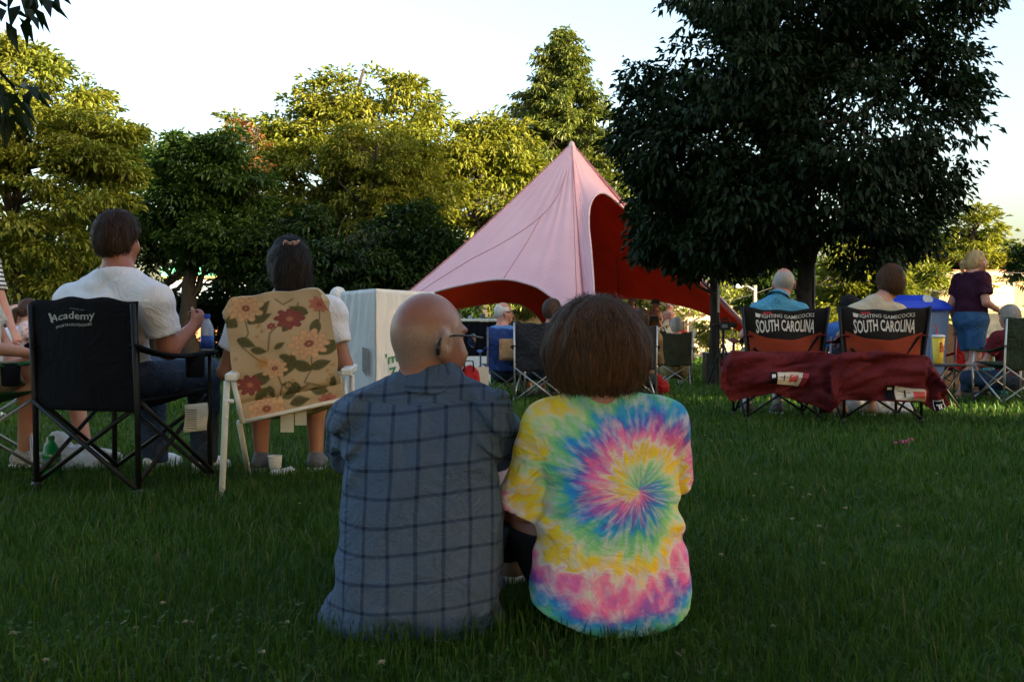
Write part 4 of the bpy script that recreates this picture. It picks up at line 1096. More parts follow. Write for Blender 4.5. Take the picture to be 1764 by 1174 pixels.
def sitting_man():
    loc = np.array([-.25, 2.65, 0.])
    A = lambda *v: loc + np.array(v)
    J = dict(pelvis=A(0,0,.11), belly=A(0,.01,.26), chest=A(.008,.05,.42), neck=A(.025,.075,.605), head=A(.022,.085,.748), ls=A(-.165,.07,.53), rs=A(.175,.07,.54), le=A(-.205,.25,.40), re=A(.222,.245,.43),
             lw=A(-.08,.45,.42), rw=A(.13,.46,.43), lh=A(-.1,.06,.11), rh=A(.1,.06,.11), lk=A(-.15,.42,.40), rk=A(.205,.42,.345), la=A(-.14,.64,.085), ra=A(.215,.60,.085))
    o = make_person('bald man with glasses in a blue plaid shirt sitting on the grass', loc, J, 0, .0095, 1.05, bald_skin(), None, M_jean, leg=1.0, shoes=(mat('shoe_brown', (.10, .06, .04), .6, .2, 20), M_sole), hyaw=R(-48), hpitch=R(-4), hroll=R(3), lnrm=(0, .3, -1), rnrm=(0, .3, -1), hs=1.09, ear=1.12)
    P, N = vnorm(o); M = rot(R(-48), R(-4), R(3)); q = (P - (J['head'] - loc)) @ M / 1.09
    x, y, z = q[:, 0], q[:, 1], q[:, 2]
    s = np.clip((.055 + .25 * np.minimum(y + .02, 0) - z) / .03, 0, 1) * np.clip((z + .085 - (y + .09) * .62) / .02, 0, 1) * np.clip((.05 - y) / .02, 0, 1)
    set_vec(o, 'stub', np.stack([s, s*0, s*0], 1))
    # shirt
    S = Sdf((-.42, -.26, -.01), (.42, .42, .70), .0060)
    S.column([(-.02, -.012, 0, .243, .172), (.03, -.012, 0, .238, .168), (.07, -.008, 0, .232, .165), (.14, 0, 0, .224, .162), (.29, .008, .015, .216, .158), (.435, .008, .04, .210, .148), (.52, .008, .06, .196, .132), (.57, .01, .07, .165, .11), (.612, .015, .08, .115, .085), (.655, .024, .085, .084, .082)], .03)
    S.cone((-.155, .065, .548), (.17, .065, .556), .068, .068, .04)
    S.cone((-.08, .075, .60), (-.18, .07, .545), .045, .062, .05); S.cone((.10, .075, .60), (.19, .07, .555), .045, .062, .05)
    S.cone((-.172, .06, .535), (-.212, .24, .405), .080, .074, .018, .92); S.cone((.182, .06, .545), (.228, .235, .435), .080, .076, .018, .95)
    def disp(D, X, Y, Z):
        near = np.clip((.03 - np.abs(D)) / .03, 0, 1)
        low = np.clip((.20 - Z) / .16, 0, 1); hi_ = np.exp(-((Z - .50) / .07) ** 2)
        w_ = .0065 * vn(X*11, Y*11, Z*8, 1) + .0034 * vn(X*26, Y*26, Z*20, 2) + .006 * np.abs(vn(X*7 + Z*5, Y*9, Z*11 - X*5, 4)) - .0025
        w_ += low * (.017 * vn(X*9 + Z*10, Y*12, Z*26, 3) + .004 * vn(X*20, Y*24, Z*60, 8)) + hi_ * .0075 * np.sin(X*58 + 2.5*vn(X*6, Y*6, Z*5, 5) + Z*22)
        side = np.clip((np.abs(X - .005) - .10) / .08, 0, 1)
        w_ += side * .011 * np.sin((Z + np.abs(X) * .9) * 75 + 4 * vn(X*8, Y*8, Z*6, 7)) * np.clip((Z - .36) / .1, 0, 1)
        pleat = -.005 * np.exp(-((X - .012) / .010) ** 2) * np.clip((.60 - Z) / .02, 0, 1) * np.clip((Z - .30) / .25, 0, 1) * (Y < .1)
        seam = .0055 * np.exp(-((Z - .582 - .05 * np.abs(X)) / .0045) ** 2) * (Y < .08)
        return D + near * (w_ + pleat + seam)
    S.field(disp)
    S.field(lambda D, X, Y, Z: np.maximum(D, -np.maximum((np.sqrt(((X - .025) / .060)**2 + ((Y - .085) / .060)**2) - 1) * .06, .60 - Z)))
    sh = S.build('shirt', plaid_mat(), o)
    P, N = vnorm(sh)
    cy_ = np.interp(P[:, 2], [0, .14, .29, .435, .52, .6], [0, 0, .015, .04, .06, .08])
    ang = np.arctan2((P[:, 0] - .005) / .213, -(P[:, 1] - cy_) / .155)
    xx = P[:, 0] - .010; sgn = np.sign(xx); u = .26 * np.arcsin(np.clip(np.abs(xx) / .26, 0, 1)) * sgn
    u = np.where(np.abs(ang) > PI / 2, sgn * .26 * PI - u, u) + .004 * vn(P[:, 0]*9, P[:, 1]*9, P[:, 2]*7, 31)
    v = P[:, 2] - .012 * np.sin(u * 9) + .003 * vn(P[:, 0]*10, P[:, 1]*10, P[:, 2]*8, 32)
    yoke = (P[:, 2] > .582 + .05 * np.abs(P[:, 0])) & (P[:, 1] < .10); u = np.where(yoke, u + .030, u); v = np.where(yoke, v * 1.0 + .022, v)
    sl = (np.abs(P[:, 0] - .005) > .192) & (P[:, 2] < .56) & (P[:, 1] > -.02)             # sleeves: the check follows the arm
    u = np.where(sl, P[:, 1] * .8 + .2, u); set_vec(sh, 'puv', np.stack([u, v, 0*u], 1))
    # folded collar and shirt hem
    V, Fc, n = [], [], 40
    for i in range(n + 1):
        q = -PI * .5 + (i / n - .5) * 2 * PI * .86
        ca, sa = math.cos(q), math.sin(q); tip = 1 + .12 * abs(i / n - .5) ** 2
        drop = .010 * math.cos(2 * PI * (i / n - .5) * .9)
        for r, z in ((.066, .612), (.063, .690), (.066, .699), (.072, .697), (.100 * tip, .638 - drop), (.102 * tip, .634 - drop), (.095 * tip, .635 - drop)):
            V.append((.026 + r * ca, .083 + r * sa * 1.0, z + .012 * sa + .0015 * math.sin(i * 1.7)))
    k = 7
    for i in range(n):
        for j in range(k - 1): Fc.append((i*k+j, (i+1)*k+j, (i+1)*k+j+1, i*k+j+1))
    co = mesh_np('collar', V, Fc, MATS.get('plaid') or sh.data.materials[0], sh, True)
    P, N = vnorm(co); set_vec(co, 'puv', np.stack([.1 * np.arctan2(P[:, 0] - .026, -(P[:, 1] - .083)), P[:, 2] * 1.0 + .012, 0*P[:, 0]], 1))
    # glasses and the hearing aid
    Hc = J['head'] - loc; w3 = lambda a, b, c: tuple(Hc + M @ (np.array([a, b, c]) * 1.09))
    fr = mat('glasses_black', (.012, .012, .014), .3, .1, 30)
    gl = MB().tube([w3(-.026, .108, .018), w3(0, .116, .022), w3(.026, .108, .018)], .0018, 6).build('glasses', fr, o)
    for e in (-1, 1):
        MB().tube([w3(e*.083, -.030, -.006), w3(e*.086, -.014, .016), w3(e*.086, .02, .022), w3(e*.084, .075, .022), w3(e*.074, .112, .020), w3(e*.060, .118, .018)], [.002, .0026, .0026, .0026, .003, .003], 8).build('temple', fr, gl, True)
        MB().tube([w3(e*.040 + .025*math.cos(t*PI/10), .112 - .012*abs(math.cos(t*PI/10))*(1 if e*math.cos(t*PI/10) > 0 else -.2), .010 + .017*math.sin(t*PI/10)) for t in range(21)], .0016, 6).build('rim', fr, gl, True)
        lens = MB().add([w3(e*.040 + .024*math.cos(t*PI/10), .112 - .012*abs(math.cos(t*PI/10))*(1 if e*math.cos(t*PI/10) > 0 else -.2), .010 + .016*math.sin(t*PI/10)) for t in range(20)], [tuple(range(20))])
        lm, n_, L_, b_ = nodes('lens'); b_.inputs['Transmission Weight'].default_value = 1; b_.inputs['Roughness'].default_value = .02; b_.inputs['IOR'].default_value = 1.02
        lens.build('lens', lm, gl)
    MB().tube([w3(.088, -.036, -.03), w3(.090, -.040, -.012), w3(.088, -.030, .012)], [.005, .006, .004], 8).build('hearing_aid', fr, o, True)
    return o
sitting_man()

def sitting_woman():
    loc = np.array([.252, 2.65, 0.]); A = lambda *v: loc + np.array(v)
    J = dict(pelvis=A(0,.01,.105), belly=A(.01,.01,.24), chest=A(.005,.03,.385), neck=A(-.01,.05,.565), head=A(-.018,.065,.730), ls=A(-.16,.045,.50), rs=A(.155,.05,.51), le=A(-.215,.10,.29), re=A(.19,.20,.33),
             lw=A(-.20,.36,.33), rw=A(.06,.40,.33), lh=A(-.1,.06,.10), rh=A(.1,.06,.10), lk=A(-.235,.34,.27), rk=A(.12,.40,.36), la=A(-.265,.44,.085), ra=A(.10,.62,.085))
    o = make_person('woman with a brown bob in a spiral tie dye shirt sitting on the grass', loc, J, 0, .013, .98, skin('skin_fair', (.50, .28, .20)), None, M_black, leg=.97, shoes=(mat('shoe_taupe', (.16, .11, .09), .7, .2, 20), M_sole), hyaw=R(-4), hpitch=R(-8), foot_yaw=R(22))
    S = Sdf((-.40, -.25, -.02), (.40, .36, .66), .0062)
    S.column([(-.02, .012, 0, .205, .160), (.03, .010, 0, .214, .166), (.075, .010, 0, .216, .166), (.13, .010, 0, .210, .160), (.20, .010, 0, .200, .150), (.30, .012, .008, .184, .138), (.40, .008, .022, .182, .132), (.48, .002, .036, .176, .122), (.54, -.004, .044, .140, .100), (.58, -.008, .05, .085, .075), (.615, -.01, .055, .06, .06)], .03)
    S.cone((-.14, .045, .515), (.135, .048, .520), .070, .070, .04); S.cone((-.07, .05, .565), (-.16, .045, .515), .042, .062, .05); S.cone((.055, .05, .565), (.155, .05, .52), .042, .062, .05)
    S.cone((-.150, .045, .51), (-.222, .085, .29), .080, .080, .014, .98); S.cone((.145, .045, .515), (.190, .16, .335), .080, .072, .016, .92)
    def disp(D, X, Y, Z):
        near = np.clip((.03 - np.abs(D)) / .03, 0, 1); low = np.clip((.14 - Z) / .12, 0, 1)
        w_ = .006 * vn(X*9, Y*9, Z*9, 11) + .003 * vn(X*24, Y*24, Z*22, 12) + .006 * np.abs(vn(X*6 - Z*5, Y*9, Z*10 + X*5, 16)) - .0025 + low * .006 * np.sin(X*42 + 3*vn(X*5, Y*5, Z*5, 14))
        w_ += .0115 * np.sin((Z*1.0 - X*.62) * 58 + 3.2*vn(X*7, Y*7, Z*5, 13)) * np.exp(-((Z - .36) / .055) ** 2) * np.clip((-X - .02) / .09, 0, 1)
        w_ += .008 * np.sin((Z + X*.5) * 66 + 2*vn(X*6, Y*7, Z*5, 15)) * np.exp(-((Z - .27) / .07) ** 2) * np.clip((np.abs(X) - .10) / .07, 0, 1)
        return D + near * w_
    S.field(disp)
    S.field(lambda D, X, Y, Z: np.maximum(D, .006 + 1.15 * (X - .03)**2 + .35*np.maximum(Y + .05, 0) - Z))
    S.field(lambda D, X, Y, Z: np.maximum(D, Z - .612 - .0 * X))
    sh = S.build('shirt', tiedye_mat(), o)
    # bobbed hair
    S = Sdf((-.22, -.14, .56), (.18, .26, .90), .006)
    S.ell((-.020, .065, .745), (.133, .138, .122), .02); S.ell((-.020, .060, .715), (.140, .134, .105), .03); S.ell((-.02, .05, .665), (.122, .112, .07), .04)
    def hf(D, X, Y, Z):
        an = np.arctan2(X + .02, -(Y - .065))
        D = D + .006 * vn(an * 8, Z * 3 + an, 0*X, 21) + .0018 * vn(an * 26, Z * 4, 0*X, 22)
        D = np.maximum(D, .608 + .014 * vn(an * 11, 0*Z, 0*X, 23) + .006 * vn(an * 34, 0*Z, 0*X, 24) + .35 * (X + .02)**2 - Z)
        face = np.maximum(np.maximum(.14 - Y, np.abs(X + .02) - .07), Z - .80)          # open over the face
        return np.maximum(D, -face)
    S.field(hf)
    hm = hairm('hair_brown', (.088, .040, .017), .6)
    ho = S.build('hair', hm, o)
    P, N = vnorm(ho); rng = np.random.RandomState(4)
    strands(ho, 'locks', hm, 5200, .085, .0013, 5, (0, 0, -1), lambda P: P[:, 2] > .63, .006)
    strands(ho, 'locks', hm, 700, .05, .0012, 9, (0, 0, -1), lambda P: (P[:, 2] > .605) & (P[:, 2] < .65), .004)
    strands(ho, 'stray_hair', hm, 420, .075, .0007, 6, (0, 0, -1), lambda P: P[:, 2] > .62, .022)
    return o
sitting_woman()
# ------------------------------------------------------------------ lettering
def text_geo(s, weight=0.0, res=2):
    cu = bpy.data.curves.new('t', 'FONT'); cu.body = s; cu.offset = weight; cu.resolution_u = res; cu.align_x = 'CENTER'
    ob = bpy.data.objects.new('t', cu); COL.objects.link(ob)
    dg = bpy.context.evaluated_depsgraph_get(); me = ob.evaluated_get(dg).to_mesh()
    bm = bmesh.new(); bm.from_mesh(me); bmesh.ops.triangulate(bm, faces=bm.faces[:])
    for _ in range(2):
        lg = [e for e in bm.edges if e.calc_length() > .22]
        if lg: bmesh.ops.subdivide_edges(bm, edges=lg, cuts=1); bmesh.ops.triangulate(bm, faces=bm.faces[:])
    bm.verts.index_update()
    V = np.array([v.co[:2] for v in bm.verts]); Fc = [[v.index for v in f.verts] for f in bm.faces]; bm.free()
    ob.evaluated_get(dg).to_mesh_clear(); bpy.data.objects.remove(ob); bpy.data.curves.remove(cu)
    V[:, 0] = (V[:, 0] - V[:, 0].min()) / (V[:, 0].max() - V[:, 0].min()); V[:, 1] = (V[:, 1] - V[:, 1].min()) / (V[:, 1].max() - V[:, 1].min())
    return V, Fc
def print_on(name, s, fn, u0, u1, v0, v1, m, parent, weight=0, lift=.004, shape=None, side=-1):
    """lettering laid on a sheet fn(u, v): text box u0..u1, v0..v1; shape(x) gives (bottom, top) in 0..1"""
    V, Fc = text_geo(s, weight)
    x, y = V[:, 0], V[:, 1]
    if shape: lo, hi = shape(x); y = lo + (hi - lo) * y
    U, W = u0 + (u1 - u0) * x, v0 + (v1 - v0) * y
    e = 1e-3
    P = np.stack([a + 0*U for a in fn(U, W)], -1); A = np.stack([a + 0*U for a in fn(U + e, W)], -1) - P; B = np.stack([a + 0*U for a in fn(U, W + e)], -1) - P
    N = np.cross(A, B); N /= np.linalg.norm(N, axis=1, keepdims=True) + 1e-12
    N *= np.sign(-N[:, 1:2]) * (1 if side < 0 else -1)           # towards the back of the chair
    return mesh_np(name, P + N * lift, Fc, m, parent)

# ------------------------------------------------------------------ folding quad chairs
M_blackfab = fabric('nylon_black', (.004, .0045, .007), .3, .9, .3, 6)
M_blackpole = mat('pole_black', (.008, .008, .009), .45, .2, 20, spec=.25)
M_silver = mat('pole_silver', (.42, .42, .41), .38, .15, 20, metal=.85)
M_greypole = mat('pole_grey', (.10, .10, .105), .4, .15, 20, metal=.5)
M_print = mat('print_white', (.62, .60, .56), .8, .12, 30)
M_plastic = mat('plastic_black', (.015, .015, .016), .45, .2, 20)
def camp_chair(label, loc, yaw, fab, pole, W=.60, Dp=.50, seat=.40, top=.92, arm=.62, back=None, dip=.02, bulge=.05, pr=.011, cup=1, arms=True, group=None, flare=0.0, armcol=None, name='camp_chair', thick=.006, backlow=.0):
    r = empty(name, loc, yaw); tag(r, label, 'chair', group)
    hw, hd = W / 2, Dp / 2
    for sx in (-1, 1):
        lg = MB().tube([(sx*hw, -hd, 0), (sx*hw, -hd - .005, seat), (sx*(hw + flare), -hd - .03, top - .01)], pr, 8).build('leg', pole, r, True)
        MB().lathe([(pr*1.9, 0), (pr*1.9, .03), (pr*1.3, .04)], 10, (sx*hw, -hd, 0)).build('foot', M_plastic, lg)
        lg = MB().tube([(sx*hw, hd, 0), (sx*hw, hd, arm - .01)], pr, 8).build('leg', pole, r, True)
        MB().lathe([(pr*1.9, 0), (pr*1.9, .03), (pr*1.3, .04)], 10, (sx*hw, hd, 0)).build('foot', M_plastic, lg)
    z0, z1 = .045, seat + .01; c = pr * 1.0
    corners = [((-hw, -hd), (hw, -hd)), ((-hw, hd), (hw, hd)), ((-hw, -hd), (-hw, hd)), ((hw, -hd), (hw, hd))]
    for k, (a, b) in enumerate(corners):
        for j, (p, q) in enumerate(((a, b), (b, a))):
            n = Vector((b[1] - a[1], a[0] - b[0], 0)).normalized() * (c * (1.6 if j else -1.6))
            MB().tube([Vector((*p, z0)) + n, Vector((*q, z1)) + n], pr * .82, 7).build('brace', pole, r, True)
    def seatfn(u, v):
        sg = .075 * np.sin(PI * u) ** .8 * np.sin(PI * v) ** .7
        return (u - .5) * (W - .01), (v - .5) * Dp, seat + .02 + .02 * v - sg
    cloth('seat', seatfn, 14, 14, thick, fab, r)
    b0 = seat - .03 + backlow
    def backfn(u, v):
        s = np.sin(PI * np.clip(u, 0, 1)); fl = hw + flare * v + .012
        z = b0 + (top - b0) * v - dip * s * v ** 2 + .006 * np.sin(u * 19) * v
        y = -hd + .010 - .022 * v - bulge * s * (1 - (v - .45) ** 2 * 1.6) - .006 * np.sin(u * 7 + v * 9)
        return (u - .5) * 2 * fl * (1 - .05 * (1 - v)), y, z
    bk = cloth('backrest', backfn, 26, 22, thick, back or fab, r)
    if arms:
        for sx in (-1, 1):
            def armfn(u, v, sx=sx):
                return sx * (hw + .005) + (v - .5) * .07, -hd - .03 + u * (Dp + .05), arm + .04 * (1 - u) - .035 * np.sin(PI * u) - .012 * np.abs(v - .5) ** 2 * 4
            a_ = cloth('armrest', armfn, 14, 6, .012, armcol or fab, r)
            if sx == cup:
                MB().lathe([(.040, arm - .13), (.045, arm - .12), (.048, arm - .012), (.044, arm - .012), (.041, arm - .115), (.001, arm - .115)], 14, (sx * (hw + .005), hd - .12, 0)).build('cup_holder', M_blackfab, a_, True)
    return r, backfn

def to_world(r, p):
    return Vector(r.location) + Matrix.Rotation(r.rotation_euler.z, 3, 'Z') @ Vector(p)

# ---- the black chair and the man in the white T-shirt
YA = R(-20)
L1c = Vector((-1.985, 4.65, 0)) + Matrix.Rotation(YA, 3, 'Z') @ Vector((0, .25, 0))
r, bf = camp_chair('black camp chair with white lettering on its backrest, at the left', L1c, YA, M_blackfab, M_blackpole, .60, .52, .42, .895, .66, dip=-.02, bulge=.045, pr=.0135, thick=.012)
MP = mat('print_grey', (.36, .355, .33), .8, .2, 40)
print_on('lettering', 'Academy', bf, .235, .66, .775, .895, MP, r, .012, .011, lambda x: (.10 + .18*x - .3*x*(1-x), .78 + .22*x - .25*x*(1-x)))
print_on('lettering', 'SPORTS+OUTDOORS', bf, .30, .63, .735, .80, MP, r, .01, .011, lambda x: (.05 + .5*x - .35*x*(1-x), .38 + .55*x - .35*x*(1-x)))
print_on('lettering', 'academy.com', bf, .42, .56, .89, .905, MP, r, .0, .011, lambda x: (.1 + .3*x, .9 + .4*x))
MB().add([bf(np.array(u), np.array(v)) for u, v in ((.205, .885), (.232, .885), (.27, .80), (.25, .80), (.238, .825))], [(0, 1, 2, 3, 4)]).build('emblem', MP, r).location = (0, -.011, 0)
# paper care tag under the seat
def tagfn(u, v): return .31 + u * .10 * .9 + .005*np.sin(v*5), .05 + u * .06, .40 - .135 * v + .01 * u
tg = cloth('care_tag', tagfn, 6, 8, .002, mat('paper_tag', (.60, .58, .52), .8, .12, 18), r)
for i in range(9):
    MB().box((.325, .052, .375 - i * .011), (.385, .0535, .379 - i * .011)).build('print_line', mat('print_dark', (.12, .12, .12), .8, .1, 9), tg).location = (0, -.006, 0)

M_white = fabric('tee_white', (.70, .71, .77), .06, .9, .28, 7)
Wd = lambda px, py, d: np.array(PX(px, py, d))
J = seated(to_world(r, (0, -.05, 0)), YA, .42, 1.06)
J.update(pelvis=Wd(185, 655, 4.95), belly=Wd(188, 610, 4.92), chest=Wd(190, 545, 4.90), neck=Wd(205, 470, 4.87), head=Wd(205, 414, 4.90), ls=Wd(126, 522, 4.99), rs=Wd(266, 520, 4.80), le=Wd(98, 600, 5.05), lw=Wd(130, 620, 5.3),
         re=Wd(292, 602, 4.86), rw=Wd(333, 562, 5.0), lh=Wd(165, 655, 5.02), rh=Wd(232, 655, 4.93), lk=Wd(255, 640, 5.45), rk=Wd(350, 640, 5.32), la=Wd(268, 795, 5.45), ra=Wd(352, 795, 5.33))
M_skinr = skin('skin_ruddy', (.36, .16, .10))
o = make_person('heavy man in a white T-shirt and jeans in the black camp chair', (J['pelvis'][0], J['pelvis'][1], 0), J, YA, .0118, 1.32, M_skinr, M_white, M_jean, .66, J['pelvis'][2] - .05, 1.0, (mat('sneaker_white', (.62, .62, .62), .6, .1, 20), M_sole), 'full', hairm('hair_dark_brown', (.040, .020, .012)), R(-24), R(-2), 0, 1.0, 1.05, (-1, .3, 0), locks=2600, foot_yaw=R(-25))

# ---- the floral folding chair
def floral_paint(u, v):
    """the printed cloth: big cream and wine red blooms, leaves and stems on tan"""
    asp = 1.28; y = v * asp; x = u
    C = np.ones(u.shape + (3,)) * np.array([.53, .415, .285]); C *= (1 + .05 * vn(x*7, y*7, 0*x, 2))[..., None]
    def mixm(m, c): C[:] = C * (1 - m[..., None]) + np.array(c) * m[..., None]
    sm = lambda d, w_: np.clip(.5 - d / w_, 0, 1)
    def stem(pts, w_=.007, c=(.16, .12, .06)):
        d = np.full(u.shape, 9.0)
        for (a, b), (e, f) in zip(pts, pts[1:]):
            ax, ay = e - a, f - b; t = np.clip(((x - a)*ax + (y - b)*ay) / (ax*ax + ay*ay + 1e-9), 0, 1); d = np.minimum(d, np.hypot(x - a - t*ax, y - b - t*ay))
        mixm(sm(d - w_, .008), c)
    def leaf(cx, cy, L, ang, c=(.075, .085, .035), w_=.33):
        dx, dy = x - cx, y - cy; a = dx*math.cos(ang) + dy*math.sin(ang); b = -dx*math.sin(ang) + dy*math.cos(ang)
        t = np.clip(a / L, 0, 1); d = np.abs(b) - L * w_ * np.sin(PI * t ** .8) * .75; ins = (a > 0) & (a < L)
        mixm(sm(d, .012) * ins, c); mixm(sm(np.abs(b) - .002, .006) * ins * (d < 0), (.03, .035, .015)); mixm(sm(np.abs(np.sin((a + np.abs(b)*.8) * 60)) - .2, .3) * ins * (d < -.004) * .4, (.17, .17, .08))
    def bloom(cx, cy, Rr, n, pet, heart, rot_=0, sq=.8):
        dx, dy = x - cx, (y - cy) / sq; rr = np.hypot(dx, dy) / Rr; a = np.arctan2(dy, dx) + rot_
        for k, s in ((0, 1.0), (.5, .72), (.2, .45)):
            ph = np.abs(((a * n / (2*PI) + k) % 1) - .5) * 2
            edge = s * (1 - .42 * ph ** 2.2); m = sm(rr - edge, .08)
            shade = np.clip(rr / s, 0, 1)[..., None]; base = np.array(pet) * (.62 + .5 * shade) + np.array(heart) * np.clip(.45 - rr / s * .5, 0, 1)[..., None]
            base = base * (1 - .25 * np.clip(ph - .55, 0, 1)[..., None]); C[:] = C * (1 - m[..., None]) + base * m[..., None]
            mixm(sm(np.abs(rr - edge) - .015, .05) * .75, (.20, .09, .05)); mixm(sm(np.abs(ph - 1) - .04, .1) * (rr < edge) * .6, (.22, .08, .06))
        mixm(sm(rr - .22, .1), heart); mixm(sm(rr - .09, .06) * .8, (.45, .24, .10))
    cream, wine, rose = (.66, .42, .26), (.20, .030, .045), (.46, .16, .13)
    for p in ([(.17,1.10),(.20,.90),(.12,.78),(.26,.62),(.36,.55)], [(.55,.98),(.40,.86),(.36,.70)], [(.90,1.12),(.88,.95),(.80,.80)], [(.76,.62),(.74,.42),(.66,.30),(.85,.22)], [(.40,.50),(.44,.30),(.36,.14)], [(.12,.40),(.20,.30),(.28,.12)], [(.70,.28),(.50,.22)], [(.48,1.2),(.55,1.14),(.66,1.2)], [(.70,1.15),(.68,1.05),(.74,1.0)]): stem(p)
    for a in ((.10,.98,.26,2.3),(.20,1.0,.30,.7),(.24,1.02,.2,.2),(.08,.86,.2,-.5),(.20,.74,.16,-.3),(.52,.86,.14,.9),(.78,1.02,.2,2.6),(.86,.95,.22,-1.9),(.60,.62,.26,-2.1),(.80,.58,.30,.45),(.74,.42,.24,2.5),(.72,.44,.22,.2),(.42,.70,.12,.4),(.46,.62,.14,-.4),(.34,.46,.18,-2.5),(.36,.42,.2,2.9),(.32,.34,.14,-1.4),(.16,.22,.2,.6),(.42,.16,.22,.5),(.62,.26,.2,2.8),(.68,.22,.2,-.4),(.48,.10,.2,.1),(.30,.05,.2,2.6),(.90,.20,.14,1.2)): leaf(*a)
    for a in ((.30,.96,.04),(.33,.90,.035),(.28,.86,.03),(.95,.44,.035),(.90,.38,.03),(.92,.32,.035),(.88,.28,.03),(.55,.34,.03),(.5,.30,.03),(.05,.66,.03)): bloom(a[0], a[1], a[2], 5, (.50, .36, .20), (.26, .12, .06))
    bloom(.20, 1.16, .18, 9, cream, wine, .2); bloom(.60, .99, .15, 8, wine, rose, .5, .75); bloom(.90, 1.11, .11, 8, rose, wine, .1); bloom(.75, .70, .20, 10, cream, wine, .4)
    bloom(.40, .50, .125, 8, cream, wine, 0); bloom(.13, .38, .135, 8, wine, rose, .3); bloom(.26, .10, .18, 10, cream, wine, .6); bloom(.42, .93, .045, 6, wine, rose); bloom(.84, .06, .10, 8, rose, wine)
    d = np.hypot(x - .29, (y - .58) * 1.0); mixm(sm(d - .055, .05) * .65, (.50, .20, .02))
    return C
def floral_mat():
    m, n, L, b = nodes('floral_print'); a = attr(n, 'print')
    f = noise(n, L, 300, 1, objco(n, L)); c = mixc(n, L, mth(n, L, 'MULTIPLY', f, .25), a.outputs['Color'], (.30, .22, .14)); L.new(c, b.inputs['Base Color'])
    b.inputs['Roughness'].default_value = .8; b.inputs['Specular IOR Level'].default_value = .2; bump(n, L, b, noise(n, L, 8, 3, objco(n, L), .5, .6), .35, .02); return m
def floral_chair():
    b0 = Vector((0, 0, 0)) + GX(490, 4.85); r = empty('folding_chair', b0); tag(r, 'floral padded folding lawn chair with white tube frame', 'chair')
    Q = lambda px, py, d: PX(px, py, d) - b0
    TL, TR, BL, BR = [np.array(Q(*a)) for a in ((384, 516, 4.50), (562, 496, 4.66), (414, 728, 4.62), (592, 690, 4.78))]
    def fn(u, v):
        rnd = .06 * (np.clip((np.abs(u - .5) - .40) / .10, 0, 1) ** 2) * np.clip((v - .8) / .2, 0, 1)
        p = [(BL[i]*(1-u) + BR[i]*u)*(1-v) + (TL[i]*(1-u) + TR[i]*u)*v for i in range(3)]
        pin = 1 - .045 * np.exp(-((v - .28) / .06) ** 2); cx = (BL[0] + BR[0] + TL[0] + TR[0]) / 4
        bul = .03 * np.sin(PI * u) * np.sin(PI * v) + .02 * np.exp(-((v - .16) / .03) ** 2) * -1
        return cx + (p[0] - cx) * pin, p[1] - bul - .008 * vn(u*6, v*7, 0*u, 41), p[2] - rnd + .008 * np.sin(PI * u) * v + .004 * np.sin(u * 17) * v
    nu, nv = 130, 164
    fm = floral_mat()
    o = cloth('backrest', fn, nu, nv, .03, fm, r)
    U, W = np.meshgrid(np.linspace(0, 1, nu), np.linspace(0, 1, nv), indexing='ij'); C = floral_paint(U, W).reshape(-1, 3); C = np.concatenate([C, C])
    at = o.data.attributes.new('print', 'FLOAT_COLOR', 'POINT'); at.data.foreach_set('color', np.concatenate([np.clip(C, 0, 1), np.ones((len(C), 1))], 1).astype(np.float32).ravel())
    wt = mat('tube_white', (.66, .66, .63), .35, .1, 20, spec=.5)
    def tube(nm, pts, rr=.0125): return MB().tube(pts, rr, 10).build(nm, wt, r, True)
    tube('cross_tube', [Q(418, 726, 4.60), Q(505, 707, 4.68), Q(588, 688, 4.76)], .010)
    tube('cross_tube', [Q(424, 698, 4.64), Q(505, 683, 4.72), Q(584, 666, 4.80)], .006)
    for a, b in (((402, 655, 4.57), (418, 728, 4.59)), ((583, 640, 4.76), (588, 690, 4.78))): tube('side_tube', [Q(*a), Q(*b)])
    tube('leg', [Q(391, 656, 4.49), Q(388, 720, 4.49), Q(382, 862, 4.46)], .0145); tube('leg', [Q(412, 726, 4.68), Q(430, 824, 5.08)], .0135)
    tube('leg', [Q(592, 650, 4.80), Q(596, 700, 4.80), Q(598, 842, 4.78)]); tube('leg', [Q(606, 646, 5.0), Q(607, 700, 5.02), Q(610, 818, 5.22)])
    for a, b in (((397, 650, 4.44), (418, 636, 4.92)), ((596, 641, 4.70), (607, 632, 5.15))):
        A, B = Q(*a), Q(*b); ax = (B - A).normalized(); sd = Vector((ax.y, -ax.x, 0)).normalized() * .026; u3 = Vector((0, 0, .017))
        V = [A - sd - u3, A + sd - u3, A + sd + u3, A - sd + u3, B - sd - u3, B + sd - u3, B + sd + u3, B - sd + u3]
        MB().add(V, [(0,1,2,3),(7,6,5,4),(0,4,5,1),(1,5,6,2),(2,6,7,3),(3,7,4,0)]).build('armrest', wt, r, False, .008)
    br = MB().tube([Q(386, 690, 4.475), Q(402, 691, 4.50)], .010, 8).build('bracket', wt, r, True)
    MB().box(Q(384, 722, 4.44), Q(394, 688, 4.49)).build('bracket', wt, r, False, .004)
    for i, (a, b) in enumerate((((483, 706), (506, 744)), ((508, 702), (528, 732)))):
        A, B = Q(*a, 4.74 + i * .01), Q(*b, 4.74 + i * .01)
        MB().box((A.x, A.y, B.z), (B.x, A.y + .003, A.z)).build('care_tag', MATS['paper_tag'], r)
    def sf(u, v):
        A, B, Cc, Dd = [np.array(Q(*a)) for a in ((416, 722, 4.64), (588, 688, 4.80), (610, 690, 5.25), (440, 715, 5.12))]
        p = [(A[i]*(1-u) + B[i]*u)*(1-v) + (Dd[i]*(1-u) + Cc[i]*u)*v for i in range(3)]
        return p[0], p[1], p[2] - .05 * np.sin(PI*u) * np.sin(PI*v) + .02
